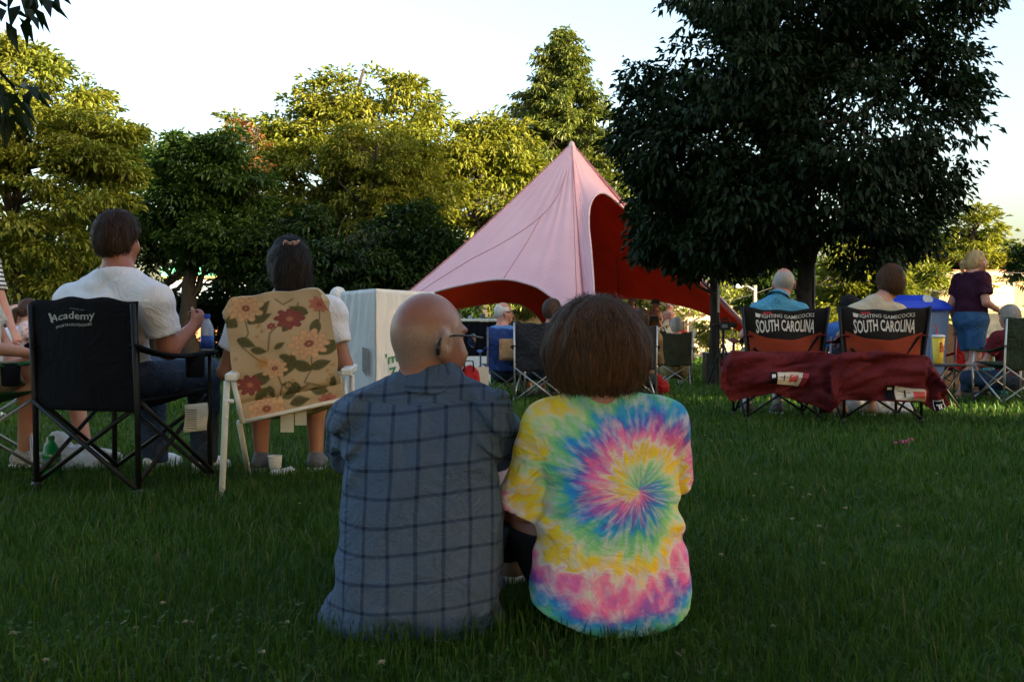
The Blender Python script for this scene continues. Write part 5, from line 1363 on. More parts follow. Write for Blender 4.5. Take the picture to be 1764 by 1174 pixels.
    o = cloth('seat', sf, 20, 20, .03, fm, r); at = o.data.attributes.new('print', 'FLOAT_COLOR', 'POINT')
    U, W = np.meshgrid(np.linspace(0, 1, 20), np.linspace(0, 1, 20), indexing='ij'); C = floral_paint(U, W).reshape(-1, 3); C = np.concatenate([C, C]); at.data.foreach_set('color', np.concatenate([C, np.ones((len(C), 1))], 1).astype(np.float32).ravel())
floral_chair()
J = dict(pelvis=Wd(500, 668, 5.05), belly=Wd(500, 625, 5.0), chest=Wd(500, 575, 4.97), neck=Wd(497, 512, 4.95), head=Wd(497, 458, 4.98), ls=Wd(425, 545, 4.97), rs=Wd(567, 540, 5.03), le=Wd(390, 640, 5.0), lw=Wd(405, 640, 5.3), re=Wd(592, 628, 5.0), rw=Wd(570, 650, 5.28),
         lh=Wd(470, 672, 5.1), rh=Wd(532, 668, 5.12), lk=Wd(450, 668, 5.46), rk=Wd(543, 662, 5.46), la=Wd(450, 786, 5.38), ra=Wd(545, 784, 5.40))
M_skinb = skin('skin_brown', (.30, .145, .085))
o = make_person('dark haired woman in white in the floral folding chair', (J['pelvis'][0], J['pelvis'][1], 0), J, 0, .0122, 1.12, M_skinb, M_white, fabric('shorts_white', (.6, .6, .6), .08), .62, None, .5,
                (mat('sneaker_grey', (.10, .10, .11), .7, .3, 40), M_sole), 'long', hairm('hair_black_brown', (.016, .011, .010)), R(28), R(4), 0, 1.06, .5, locks=3000)
# hair clip
def hair_clip():
    c = PX(499, 419, 4.875); pts = lambda k: [(c.x + .030 * math.cos(t) * (1 + .2*k) + k * .012, c.y - .004 * k, c.z + .010 * math.sin(2*t + k) + .004*k) for t in np.linspace(0, 2*PI, 28)]
    cm = mat('clip_copper', (.70, .38, .26), .3, .15, 40, metal=.8)
    for k in range(3): MB().tube([Vector(p) - Vector(o.location) for p in pts(k - 1)], .0028, 6).build('hair_clip', cm, o, True)
hair_clip()

# ---- the pair of black and red chairs with maroon covers
def team_back():
    m, n, L, b = nodes('team_backrest'); U, V, _ = sepxyz(n, L, attr(n, 'puv').outputs['Vector'])
    lim = mth(n, L, 'MULTIPLY_ADD', mth(n, L, 'POWER', mth(n, L, 'ABSOLUTE', mth(n, L, 'SUBTRACT', U, .5)), 2.0), .62, .52)
    red = mth(n, L, 'LESS_THAN', V, lim); ed = mth(n, L, 'GREATER_THAN', mth(n, L, 'ABSOLUTE', mth(n, L, 'SUBTRACT', U, .5)), .44)
    red = mth(n, L, 'MULTIPLY', red, mth(n, L, 'SUBTRACT', 1.0, ed))
    f = noise(n, L, 6, 3, objco(n, L)); rc = mixc(n, L, f, (.30, .045, .022), (.42, .075, .03)); c = mixc(n, L, red, (.010, .010, .011), rc)  # orange-red panel colour includes the glow of light through the cloth
    L.new(c, b.inputs['Base Color']); b.inputs['Roughness'].default_value = .7; b.inputs['Specular IOR Level'].default_value = .3
    bump(n, L, b, noise(n, L, 9, 3, objco(n, L), .5, .8), .4, .02)
    t = n.new('ShaderNodeBsdfTranslucent'); L.new(c, t.inputs[0]); mx = n.new('ShaderNodeMixShader'); mx.inputs[0].default_value = .35
    L.new(b.outputs[0], mx.inputs[1]); L.new(t.outputs[0], mx.inputs[2]); L.new(mx.outputs[0], n['Material Output'].inputs[0]); return m
M_team = team_back(); M_maroon = fabric('nylon_maroon', (.100, .011, .015), .3, .75, .3, 4)
def team_chair(px0, px1, d, label, lit):
    W = (px1 - px0) / F_PX * d; c = GX((px0 + px1) / 2, d)
    r, bf = camp_chair(label, c + Vector((0, .26, 0)), R(0), M_maroon, M_blackpole, W - .09, .52, .42, .93, .66, back=M_team, dip=.035, bulge=.05, pr=.012, flare=.055, cup=0, thick=.008)
    print_on('lettering', 'SOUTH CAROLINA', bf, .15, .84, .60, .86, M_print, r, .022, .009, lambda x: (.02 + .55*x*(1-x)*1.35, .86 + .22*x*(1-x)))
    print_on('lettering', 'FIGHTING GAMECOCKS', bf, .20, .82, .865, .925, M_print, r, .008, .009, lambda x: (0*x, 1 + 0*x))
    for i, (u, v, uu, vv, m_) in enumerate(((.155, .865, .20, .925, M_print), (.24, .925, .34, .965, mat('label_red', (.32, .02, .03), .6, .2, 30)))):
        pts = [bf(np.array(a), np.array(b)) for a, b in ((u, v), (uu, v), (uu, vv), (u, vv))]
        MB().add([(p[0], p[1] - .010, p[2]) for p in pts], [(0, 1, 2, 3)]).build('emblem', m_, r)
    # diagonal straps behind the red panel
    for a, b in (((.10, .38), (.30, .14)), ((.90, .56), (.66, .12))):
        p, q = bf(*map(np.array, a)), bf(*map(np.array, b)); MB().tube([(p[0], p[1] - .012, p[2]), (q[0], q[1] - .012, q[2])], .010, 7).build('strap', M_blackfab, r)
    return r, c
r1, c1 = team_chair(1279, 1424, 8.0, 'black and red team chair under the grey haired man', 1)
r2, c2 = team_chair(1445, 1598, 7.85, 'black and red team chair under the brown haired woman', 0)

def cover(label, top, bot, d, seed):
    """a chair's carry cover draped over its back rail: top and bottom edges as photo points"""
    tp, bp = [np.array([PX(x, y, d) for x, y in L_]) for L_ in (top, bot)]
    base = GX(np.mean([p[0] for p in top]), d); b = np.array(base)
    def ed(P, u): k = np.linspace(0, 1, len(P)); return [np.interp(u, k, P[:, i]) for i in range(3)]
    def fn(u, v):
        A, B = ed(bp, u), ed(tp, u); p = [A[i]*(1-v) + B[i]*v - b[i] for i in range(3)]
        w_ = .030 * np.sin(u*16 + 3*vn(u*4, v*3, 0*u, seed)) * (1 - v) + .035 * vn(u*5 - v*2, v*4, 0*u, seed + 1) + .03 * np.sin(PI * v) + .012 * vn(u*14 - v*6, v*9, 0*u, seed + 2) + .045 * np.abs(vn(u*7 - v*3.5, v*2.5, 0*u, seed + 4)) - .02
        return p[0], p[1] - w_, p[2] + .012 * vn(u*9, v*5, 0*u, seed + 3)
    o = cloth('chair_cover', fn, 60, 34, .006, M_maroon); o.location = base; tag(o, label, 'chair cover', 'maroon covers on the pair of chairs')
    return o, fn, base
o1, f1, b1 = cover('maroon cover sagging below the grey haired man, its tag at an angle', [(1243,625),(1262,603),(1330,606),(1420,605),(1442,612)], [(1240,668),(1262,692),(1330,676),(1380,690),(1430,710)], 7.66, 1)
o2, f2, b2 = cover('maroon cover below the brown haired woman with a corner emblem hanging down', [(1428,618),(1452,606),(1510,606),(1590,612),(1604,616),(1615,640)], [(1432,712),(1450,690),(1520,690),(1590,692),(1608,708),(1640,696)], 7.52, 7)
def card(fn, u0, u1, v0, v1, parent, m, name, dy=.02):
    pts = []
    for i in range(5):
        for j in range(4):
            p = fn(np.array(u0 + (u1-u0)*i/4), np.array(v0 + (v1-v0)*j/3)); pts.append((float(p[0]), float(p[1]) - dy, float(p[2])))
    return MB().add(pts, [(i*4+j, (i+1)*4+j, (i+1)*4+j+1, i*4+j+1) for i in range(4) for j in range(3)]).build(name, m, parent)
for o_, f_, u, v in ((o1, f1, .52, .26), (o2, f2, .46, .04)):
    c = card(f_, u, u + .165, v, v + .27, o_, mat('card_grey', (.50, .47, .42), .6, .1, 20), 'info_card', .022)
    card(f_, u - .045, u - .004, v, v + .27, c, M_blackfab, 'card_edge', .023); card(f_, u + .085, u + .14, v + .06, v + .21, c, mat('card_red', (.45, .05, .04), .6, .2, 30), 'card_picture', .0245)
    card(f_, u + .169, u + .20, v, v + .27, c, MATS['label_red'], 'card_edge', .023); card(f_, u - .038, u - .014, v + .14, v + .22, c, M_print, 'card_label', .0245)
    card(f_, u + .012, u + .075, v + .16, v + .172, c, M_blackpole, 'card_picture', .0245); card(f_, u + .042, u + .05, v + .07, v + .21, c, M_blackpole, 'card_picture', .0245)
emb = card(f2, .79, .93, .02, .20, o2, M_blackfab, 'emblem', .03)
for a in ((.79, .93, .185, .20), (.79, .80, .02, .20), (.92, .93, .02, .20), (.82, .90, .10, .125), (.835, .848, .03, .10), (.865, .88, .03, .10)): card(f2, *a, emb, M_print, 'emblem_line', .032)

J = seated(c1 + Vector((0, .22, 0)), 0, .42, 1.0, local=dict(ls=(-.165,-.02,.875), rs=(.165,-.02,.875), neck=(0,-.03,.985), chest=(0,-.02,.80), belly=(0,-.01,.63)))
J.update(head=Wd(1350, 489, 8.28))
make_person('grey haired man in a light blue shirt in the team chair', (J['pelvis'][0], J['pelvis'][1], 0), J, 0, .0135, 1.12, skin('skin_pink', (.50, .22, .16)), fabric('shirt_sky', (.075, .27, .40), .12), fabric('shorts_khaki', (.25, .2, .13), .2), .62, None, .52,
            (mat('shoe_dark', (.06, .05, .045), .7, .2, 20), M_sole), 'fringe', hairm('hair_grey', (.34, .30, .26), .3), R(-12), 0, 0, 1.06, collar=fabric('shirt_sky', (.1, .36, .5)), sockm=mat('sock_white', (.6, .6, .6), .9, .1, 20))
J = seated(c2 + Vector((.02, .22, 0)), 0, .42, .98, local=dict(ls=(-.165,-.02,.875), rs=(.165,-.02,.875), neck=(0,-.03,.985), chest=(0,-.02,.80), belly=(0,-.01,.63)))
J.update(head=Wd(1534, 489, 8.12))
make_person('brown haired woman seen from behind in the second team chair', (J['pelvis'][0], J['pelvis'][1], 0), J, 0, .0135, 1.05, skin('skin_fair', (.50, .28, .20)), fabric('top_cream', (.5, .42, .3), .12), M_black, .6, None, .85,
            (mat('sandal_tan', (.3, .16, .1), .7, .2, 20), M_sole), 'full', hairm('hair_auburn', (.085, .036, .014), .6), R(-5), R(-3), 0, 1.12, locks=2600)
# ------------------------------------------------------------------ white wrapped box
def film_mat(name, col, rough):
    m, n, L, b = nodes(name)
    f = noise(n, L, 3, 4, objco(n, L, (1, 1, .35)), .6, 1.5); g = noise(n, L, 9, 4, objco(n, L, (2, 2, .25)), .6, 2.0)
    L.new(mixc(n, L, f, tuple(c * .85 for c in col), col), b.inputs['Base Color']); b.inputs['Roughness'].default_value = rough; b.inputs['Specular IOR Level'].default_value = .5
    bump(n, L, b, mth(n, L, 'ADD', f, g), .55, .03); return m
def wrapped_box():
    A, B, Cc = GX(647, 9.8), GX(748, 10.4), GX(588, 10.3); D_ = B + Cc - A; z = PX(647, 497, 9.8).z
    r = empty('wrapped_box', A); tag(r, 'tall white box wrapped in plastic film behind the bald man', 'box')
    q = [p - A for p in (A, B, D_, Cc)]; H = z - A.z
    def wall(a, b, m, nm):
        a, b = np.array(a), np.array(b); nrm = np.array([b[1] - a[1], a[0] - b[0], 0]); nrm /= np.linalg.norm(nrm)
        def fn(u, v):
            w_ = .010 * vn(u*5 + v, v*2, 0*u, 3) + .012 * np.sin((u*1.3 - v*.5) * 22 + 2*vn(u*3, v*2, 0*u, 5)) * np.exp(-((v - .8) / .25) ** 2) * (1 - u) * np.minimum(1, 6*u*(1-u)*2)
            return [a[i]*(1-u) + b[i]*u + nrm[i]*(w_ + .004) + (v*H if i == 2 else 0) for i in range(3)]
        return cloth(nm, fn, 30, 30, .006, m, r), fn
    lm, rm = film_mat('film_white_shaded', (.50, .52, .54), .35), film_mat('film_white', (.80, .79, .76), .5)  # shade on the left side is put into its greyer film colour
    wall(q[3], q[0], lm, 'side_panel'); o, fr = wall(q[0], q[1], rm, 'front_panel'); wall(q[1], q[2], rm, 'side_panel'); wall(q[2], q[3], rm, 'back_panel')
    MB().add([p + Vector((0, 0, H - .003)) for p in q], [(0, 1, 2, 3)]).build('lid', rm, r)
    gm = mat('marker_green', (.02, .22, .07), .6, .15, 30)
    print_on('writing', "'m", fr, .14, .34, .36, .46, gm, o, .01, .012, lambda x: (0 + .25*x, .9 + .25*x)); print_on('writing', "7.", fr, .20, .36, .24, .34, gm, o, .01, .012, lambda x: (0 + .2*x, .9 + .2*x))
    t = q[3].lerp(q[0], .72); t2 = q[3].lerp(q[0], .86); n = Vector((-.03, -.035, 0))
    MB().add([t + n + Vector((0, 0, .36)), t2 + n + Vector((0, 0, .30)), t2 + n + Vector((0, 0, .58)), t + n + Vector((0, 0, .60))], [(0, 1, 2, 3)]).build('tape', mat('duct_tape', (.16, .165, .17), .35, .15, 20, metal=.3), r)
wrapped_box()

# ------------------------------------------------------------------ people further back
def standing(loc, yaw, Ht=1.72, **kw):
    s = Ht / 1.72
    J = dict(pelvis=(0,0,.93), belly=(0,.01,1.08), chest=(0,0,1.26), neck=(0,-.01,1.45), head=(0,.02,1.61), ls=(-.17,0,1.40), rs=(.17,0,1.40), le=(-.23,-.02,1.12), re=(.23,-.02,1.12), lw=(-.24,.06,.88), rw=(.24,.06,.88),
             lh=(-.09,0,.92), rh=(.09,0,.92), lk=(-.10,.02,.50), rk=(.10,.02,.50), la=(-.10,-.02,.085), ra=(.10,-.02,.085))
    J.update(kw); Rz = Matrix.Rotation(yaw, 3, 'Z')
    return {k: np.array(Vector(loc) + Rz @ (Vector(v) * s)) for k, v in J.items()}
S_fair, S_tan, S_pink = skin('skin_fair', (.5, .28, .2)), skin('skin_tan', (.46, .25, .17)), skin('skin_pink', (.5, .22, .16))
H_grey, H_dark, H_white = hairm('hair_grey', (.34, .30, .26), .3), hairm('hair_dark_brown', (.04, .02, .012)), hairm('hair_white', (.55, .53, .5), .2)
SH_d, SH_w = (mat('shoe_dark', (.06, .05, .045), .7, .2, 20), M_sole), (mat('sneaker_white', (.62, .62, .62), .6, .1, 20), M_sole)
def sit(label, px, d, yaw, headpy, **k):
    """seated person whose head top shows at photo row headpy"""
    g = GX(px, d); top = PX(px, headpy, d).z - g.z; seat = max(.16, top - .885)
    J = seated(g, yaw, seat, 1.0, **k.pop('jk', {}))
    return make_person(label, g, J, yaw, **k)
# grey haired man with sunglasses in the blue chair
M_bluef = fabric('nylon_blue', (.018, .05, .19), .35, .55, .8, 6)
g = GX(866, 11.3)
rb, _ = camp_chair('bright blue camp chair with a tan back panel under the white haired man', g + Vector((0, .1, 0)), R(12), M_bluef, M_greypole, .44, .44, .36, .83, .56, bulge=.06, cup=1)
cloth('back_panel', lambda u, v: ((u - .5) * .26 + .02, -.345 + .02*np.cos((u-.5)*3), .46 + v * .24), 6, 6, .006, fabric('mesh_tan', (.30, .20, .11), .1), rb)
o = sit('white haired man with dark glasses facing right beside the blue chair', 868, 11.45, R(-55), 521, h=.019, g=1.0, sk=S_fair, top=fabric('shirt_denim_blue', (.10, .20, .40), .2), bottom=M_jean, hair='fringe', hm=H_white, hyaw=R(-75), shoes=SH_d, leg=.6, collar=None)
def shades(o, J_h, yaw, m):
    M = rot(yaw); w3 = lambda a, b, c: tuple(J_h + M @ np.array([a, b, c]))
    g_ = MB().tube([w3(.082, -.01, .012), w3(.084, .05, .016), w3(.074, .105, .014)], .004, 6).tube([w3(-.082, -.01, .012), w3(-.084, .05, .016), w3(-.074, .105, .014)], .004, 6)
    for e in (-1, 1): g_.add([w3(e*.012, .116, .022), w3(e*.07, .104, .022), w3(e*.066, .104, -.012), w3(e*.02, .114, -.012)], [(0, 1, 2, 3)])
    g_.build('sunglasses', m, o)
gg = GX(868, 11.45); top = PX(868, 521, 11.45).z - gg.z
shades(o, np.array([0, 0, max(.16, top - .885) + .765]), R(-75), M_plastic)
# dark chair with dark haired man
M_char = fabric('nylon_charcoal', (.022, .022, .026), .3, .6, .6, 7)
camp_chair('charcoal camp chair with silver crossed legs under the dark haired man', GX(932, 10.6), R(-14), M_char, M_silver, .46, .46, .38, .87, .58, bulge=.05)
sit('dark haired man seen from behind between the couple in front', 952, 10.95, R(-20), 517, h=.019, g=1.05, sk=S_tan, top=fabric('shirt_royal', (.04, .12, .36), .2), bottom=M_jean, hair='full', hm=H_dark, hyaw=R(-40), shoes=SH_d)
sit('white haired person behind the white wrapped box', 583, 10.9, 0, 498, h=.022, sk=S_fair, top=M_white, bottom=M_jean, hair='full', hm=H_white, shoes=SH_w)
camp_chair('plain black camp chair behind the white wrapped box', GX(583, 11.0), 0, M_blackfab, M_greypole, .5, .46, .3, .7, .5)
# olive chair and its sitter
M_olive = fabric('nylon_olive', (.050, .052, .026), .25, .7, .6, 7)
camp_chair('olive green camp chair in front of the guitar players', GX(1161, 15.2), R(-4), M_olive, M_silver, .50, .46, .36, .86, .56, dip=.05, bulge=.05)
sit('grey haired person with a bun seated in the olive chair', 1165, 15.4, R(-4), 549, h=.02, sk=S_fair, top=fabric('tee_offwhite', (.55, .52, .46), .1), bottom=fabric('khaki', (.26, .19, .09), .2), hair='full', hm=H_grey, shoes=SH_w)
# half hidden chair beside the bob of hair
camp_chair('dark camp chair half hidden behind the brown bob', GX(1092, 11.6), R(6), M_char, M_silver, .42, .46, .38, .86, .58)
sit('person in a tan jacket half hidden behind the brown bob', 1104, 11.8, R(10), 545, h=.022, sk=S_fair, top=fabric('jacket_tan', (.26, .16, .07), .25), bottom=fabric('slacks_grey', (.05, .055, .065), .2), hair='full', hm=H_dark, shoes=SH_d, sleeve=1.9)
def soft(name, label, cat, loc, prims, m, h=.012, rough=.006, flat=True, group=None, seed=1):
    """a bag, toy or crumpled thing: blended soft prims standing on the ground"""
    P = np.array([p[0] for p in prims]); Rr = max(np.max(p[1]) for p in prims)
    S = Sdf(P.min(0) - Rr - .05, P.max(0) + Rr + .05, h)
    for c, r_ in prims: S.ell(c, r_, .03)
    S.field(lambda D, X, Y, Z: np.maximum(D + rough * vn(X*25, Y*25, Z*25, seed) + rough * .6 * vn(X*60, Y*60, Z*60, seed + 1), .002 - Z))
    o = S.build(name, m); o.location = loc; return tag(o, label, cat, group)
bag = soft('backpack', 'bright red bag on the ground beside the half hidden chair', 'bag', GX(1131, 12.2), [((0, 0, .14), (.10, .09, .15)), ((.07, -.02, .1), (.09, .08, .11))], fabric('nylon_red', (.36, .012, .012), .2, .5, .8, 9), .014)
MB().tube([(-.04, -.11, .05), (-.05, -.13, .18), (-.03, -.08, .31)], .015, 6).build('strap', M_blackfab, bag, True)
bag = soft('tote_bag', 'red tote bag beside the bald man and the cream board', 'bag', GX(808, 9.8), [((0, 0, .18), (.12, .06, .2)), ((0, 0, .30), (.10, .05, .12))], MATS['nylon_red'], .014)
MB().tube([(-.05, -.05, .36), (-.04, -.05, .46), (.04, -.05, .46), (.05, -.05, .36)], .008, 6).build('strap', M_blackfab, bag, True)
bd = MB().box((-.05, -.01, 0), (.09, .01, .40)).build('board', mat('board_cream', (.55, .48, .36), .7, .1, 8)); bd.location = GX(826, 9.9); bd.rotation_euler = (R(-8), 0, 0); tag(bd, 'small cream board leaning beside the red tote', 'board')

# table of goods under the tent
def goods_table():
    g = GX(822, 17.0); r = empty('table', g); tag(r, 'long table with a white top and black skirt under the tent', 'table')
    z = PX(822, 549, 17).z - g.z; w = .42
    MB().box((-w, -.35, z - .04), (w, .35, z)).build('tabletop', mat('table_white', (.7, .7, .68), .5, .05, 10), r, False, .006)
    cloth('skirt', lambda u, v: ((u - .5) * 2 * w * .98, -.33 + .012*np.sin(u*50), .25 + v * (z - .3)), 50, 4, .004, M_blackfab, r)
    for x in (-w + .05, w - .05):
        for y in (-.3, .3): MB().tube([(x, y, 0), (x, y, z - .04)], .018, 8).build('leg', M_greypole, r)
    for i, (x, hh, c) in enumerate(((-.30, .10, (.1, .1, .1)), (-.12, .06, (.25, .25, .25)), (.10, .09, (.05, .05, .06)), (.28, .07, (.2, .15, .1)))):
        b = MB().lathe([(.035, 0), (.04, hh * .7), (.02, hh * .85), (.018, hh)], 10).build('bottle', mat('goods_%d' % i, c, .4, .2, 20)); b.location = g + Vector((x, 0, z)); tag(b, ['squat black jar at the table end', 'low grey jar on the table', 'dark bottle in the table middle', 'brown jar on the table right end'][i], 'jar', 'jars on the table under the tent')
    s = MB().box((-.25, -.012, .02), (.25, .012, .46)).build('sign', mat('sheet_white', (.72, .72, .70), .7, .05, 8)); s.location = GX(818, 15.9); s.rotation_euler = (R(-6), 0, 0); tag(s, 'blank white sheet leaning against the black table skirt', 'sign')
goods_table()
soft('cooler_bag', 'small blue bag standing by the blank white sheet', 'bag', GX(830, 13.5), [((0, 0, .12), (.1, .08, .13))], M_bluef, .02)

# the band
def guitar(o, col, c, ang, yaw, parent_label):
    r = empty('electric_guitar', Vector(c)); r.rotation_euler = (0, ang, yaw); tag(r, parent_label, 'guitar', 'guitars of the band')
    out = [(-.22,-.10),(-.24,0),(-.20,.13),(-.08,.15),(.0,.11),(.07,.16),(.20,.14),(.15,.06),(.10,.0),(.14,-.10),(.20,-.17),(.08,-.16),(.0,-.12),(-.10,-.16)]
    n = len(out); V = [(x, -.022, z) for x, z in out] + [(x, .022, z) for x, z in out]
    MB().add(V, [tuple(range(n)), tuple(range(2*n-1, n-1, -1))] + [(i, i+n, (i+1) % n + n, (i+1) % n) for i in range(n)]).build('body', mat('guitar_' + col[0], col[1], .25, .1, 10, spec=.6), r, False, .008)
    MB().box((.05, -.035, -.022), (.62, -.015, .022)).build('neck', mat('maple', (.45, .28, .12), .4, .15, 10), r)
    MB().add([(.62,-.035,-.03),(.80,-.035,-.02),(.82,-.035,.05),(.66,-.035,.04),(.62,-.015,-.03),(.80,-.015,-.02),(.82,-.015,.05),(.66,-.015,.04)], [(0,1,2,3),(7,6,5,4),(0,4,5,1),(1,5,6,2),(2,6,7,3),(3,7,4,0)]).build('headstock', MATS['maple'], r)
    for x in (-.10, -.03, .04): MB().box((x - .012, -.032, -.04), (x + .012, -.023, .04)).build('pickup', M_plastic, r)
    MB().box((-.16, -.028, -.13), (-.02, -.0235, -.05)).build('pickguard', M_plastic if col[0] != 'red' else M_print, r)
def cap(o, Hc, yaw, m, name='cap'):
    M = rot(yaw); w3 = lambda a, b, c: tuple(np.array(Hc) + M @ np.array([a, b, c]))
    c = MB(); V = []; Fc = []; n = 20
    for j, (r_, z) in enumerate(((.092, .03), (.096, .055), (.092, .09), (.07, .13), (.035, .148), (.002, .152))):
        for i in range(n): V.append(w3(r_ * math.cos(2*PI*i/n), -.008 + r_ * 1.15 * math.sin(2*PI*i/n), z))
    for j in range(5):
        for i in range(n): Fc.append((j*n+i, j*n+(i+1) % n, (j+1)*n+(i+1) % n, (j+1)*n+i))
    c.add(V, Fc); ca = c.build(name, m, o, True)
    B = [w3(.08*math.cos(t), .085 + .09*math.sin(t), .035 - .02*math.sin(t)) for t in np.linspace(0, PI, 9)]; B2 = [(p[0], p[1], p[2] + .006) for p in B]
    MB().add(B + B2, [tuple(range(8, -1, -1)), tuple(range(9, 18))] + [(i, i+1, i+10, i+9) for i in range(8)]).build('brim', m, ca)
M_salmon = fabric('shirt_salmon', (.62, .30, .20), .15); M_pale = fabric('shorts_pale', (.45, .42, .36), .15)
def musician(label, px, d, yaw, headpy, capm, bottom, hair, **kw):
    g = GX(px, d); Ht = (PX(px, headpy, d).z - g.z) * (.975 if capm else 1.0); Ht = max(1.6, min(1.85, Ht))
    J = standing(g, yaw, Ht, le=(-.25, .06, 1.13), re=(.24, .02, 1.13), lw=(-.32, .30, 1.22), rw=(.02, .24, 1.08), **kw)
    o = make_person(label, g, J, yaw, .022, 1.05, S_fair, M_salmon, bottom, .62, None, .52, SH_d, hair, H_grey, eyes=True)
    if capm: cap(o, J['head'] - np.array(g), yaw, capm)
    return o, g, Ht
o, g, Ht = musician('guitarist in a salmon shirt and dark grey cap with a white guitar', 1128, 24, R(-72), 514, mat('cap_grey', (.10, .10, .10), .9, .2, 30), M_pale, None)
guitar(o, ('white', (.72, .72, .72)), g + Vector((.22, -.12, 1.06)), R(-28), R(8), 'white electric guitar held by the guitarist in the dark cap')
o, g, Ht = musician('guitarist in a salmon shirt and pale cap with a red guitar', 1152, 25, R(-72), 517, mat('cap_pale', (.42, .40, .36), .9, .2, 30), M_pale, None)
guitar(o, ('red', (.35, .02, .03)), g + Vector((.24, -.10, 1.04)), R(-30), R(10), 'red electric guitar held by the guitarist in the pale cap')
o, g, Ht = musician('bald singer in a salmon shirt facing the crowd at the keyboard', 1088, 24.6, R(175), 512, None, M_jean, None)
def keyboard():
    g = GX(1106, 23.6); r = empty('keyboard', g); tag(r, 'black stage keyboard on crossed legs before the bald singer', 'keyboard'); z = PX(1106, 548, 23.6).z - g.z
    MB().box((-.36, -.14, z - .05), (.36, .14, z + .05)).build('body', M_plastic, r, False, .008)
    MB().box((-.33, -.02, z + .051), (.33, .12, z + .062)).build('keys', M_print, r)
    for s in (-1, 1): MB().tube([(-.25*s, -.1, 0), (.25*s, .1, z - .05)], .018, 8).build('leg', M_blackpole, r)
keyboard()
def mic_stand(px, d, top, boom, label):
    g = GX(px, d); r = empty('microphone_stand', g); tag(r, label, 'microphone stand', 'microphone stands of the band'); t = PX(px, top, d).z - g.z
    MB().tube([(0, 0, .05), (0, 0, t)], .012, 7).build('pole', M_blackpole, r)
    for k in range(3): a = k * 2.1; MB().tube([(0, 0, .15), (.28*math.cos(a), .28*math.sin(a), .01)], .012, 6).build('leg', M_blackpole, r)
    e = Vector(boom); bm_ = MB().tube([e * -.3 + Vector((0, 0, t)), e + Vector((0, 0, t))], .009, 6).build('boom', M_blackpole, r)
    d_ = e.normalized(); MB().tube([e + Vector((0, 0, t)), e + d_ * .10 + Vector((0, 0, t)), e + d_ * .16 + Vector((0, 0, t))], [.014, .018, .026], 8).build('microphone', M_plastic, r, True)
mic_stand(1177, 24.2, 548, (-.28, 0, .34), 'boom microphone stand right of the guitar players'); mic_stand(1096, 23.9, 545, (-.06, .12, .16), 'short microphone stand at the keyboard')
def stage_speaker():
    g = GX(1238, 15.8); r = empty('loudspeaker', g); tag(r, 'black loudspeaker cabinet on the grass by the thin tree', 'loudspeaker')
    MB().box((-.22, -.2, 0), (.22, .2, .52)).build('cabinet', M_plastic, r, False, .015); MB().box((-.19, -.212, .04), (.19, -.203, .48)).build('grille', mat('grille', (.02, .02, .02), .7, .3, 90, bmp=.6, bscale=300), r)
    MB().tube([(.221, -.06, .3), (.24, -.05, .3), (.24, .05, .3), (.221, .06, .3)], .01, 6).build('handle', M_greypole, r)
stage_speaker()
def video_camera():
    g = GX(1246, 14.2); r = empty('video_camera', g); tag(r, 'video camera on a black tripod beside the thin tree', 'camera'); z = PX(1252, 562, 14.2).z - g.z
    for k in range(3): a = .5 + k * 2.1; MB().tube([(0, 0, z - .22), (.26*math.cos(a), .26*math.sin(a), .005)], .013, 7).build('leg', M_blackpole, r)
    MB().tube([(0, 0, z - .4), (0, 0, z - .05)], .018, 8).build('column', M_blackpole, r)
    b = MB().box((-.05, -.04, z - .05), (.10, .05, z + .07)).build('body', M_plastic, r, False, .01)
    MB().tube([(.10, 0, z + .02), (.17, 0, z + .02), (.19, 0, z + .02)], [.035, .035, .04], 14).build('lens', M_plastic, b, True)
    MB().box((-.03, -.052, z - .02), (.05, -.0415, z + .03)).build('screen', mat('screen_grey', (.3, .3, .3), .2, .2, 30), b); MB().tube([(-.04, 0, z + .07), (-.02, 0, z + .11), (.07, 0, z + .11), (.09, 0, z + .07)], .009, 6).build('handle', M_plastic, b)
    MB().tube([(-.05, .0, z), (-.12, 0, z + .02), (-.14, 0, z + .02)], [.018, .02, .024], 8).build('eyepiece', M_plastic, b, True)
    MB().tube([(-.06, .06, 0), (-.06, .06, z + .75)], .016, 8).build('light_pole', M_blackpole, r)
    MB().box((-.075, .035, z + .2), (-.045, .042, z + .62)).build('pole_highlight', M_print, r)  # white strip stands in for the highlight along the pole
video_camera()
def lamp_post():
    g = GX(1399, 14.2); r = empty('lamp_post', g); tag(r, 'slim black lamp post close behind the big tree trunk', 'lamp post'); H = 4.2
    MB().lathe([(.09, 0), (.09, .1), (.055, .16), (.042, .3), (.036, H)], 12).build('pole', M_blackpole, r, True)
    l = MB().lathe([(.05, H), (.13, H + .05), (.15, H + .35), (.10, H + .5), (.02, H + .58)], 14).build('lantern', mat('lantern_glass', (.4, .4, .38), .3, .1, 10), r, True)
    MB().lathe([(.17, H + .35), (.12, H + .52), (.02, H + .62)], 14).build('lantern_cap', M_blackpole, l, True)
lamp_post()

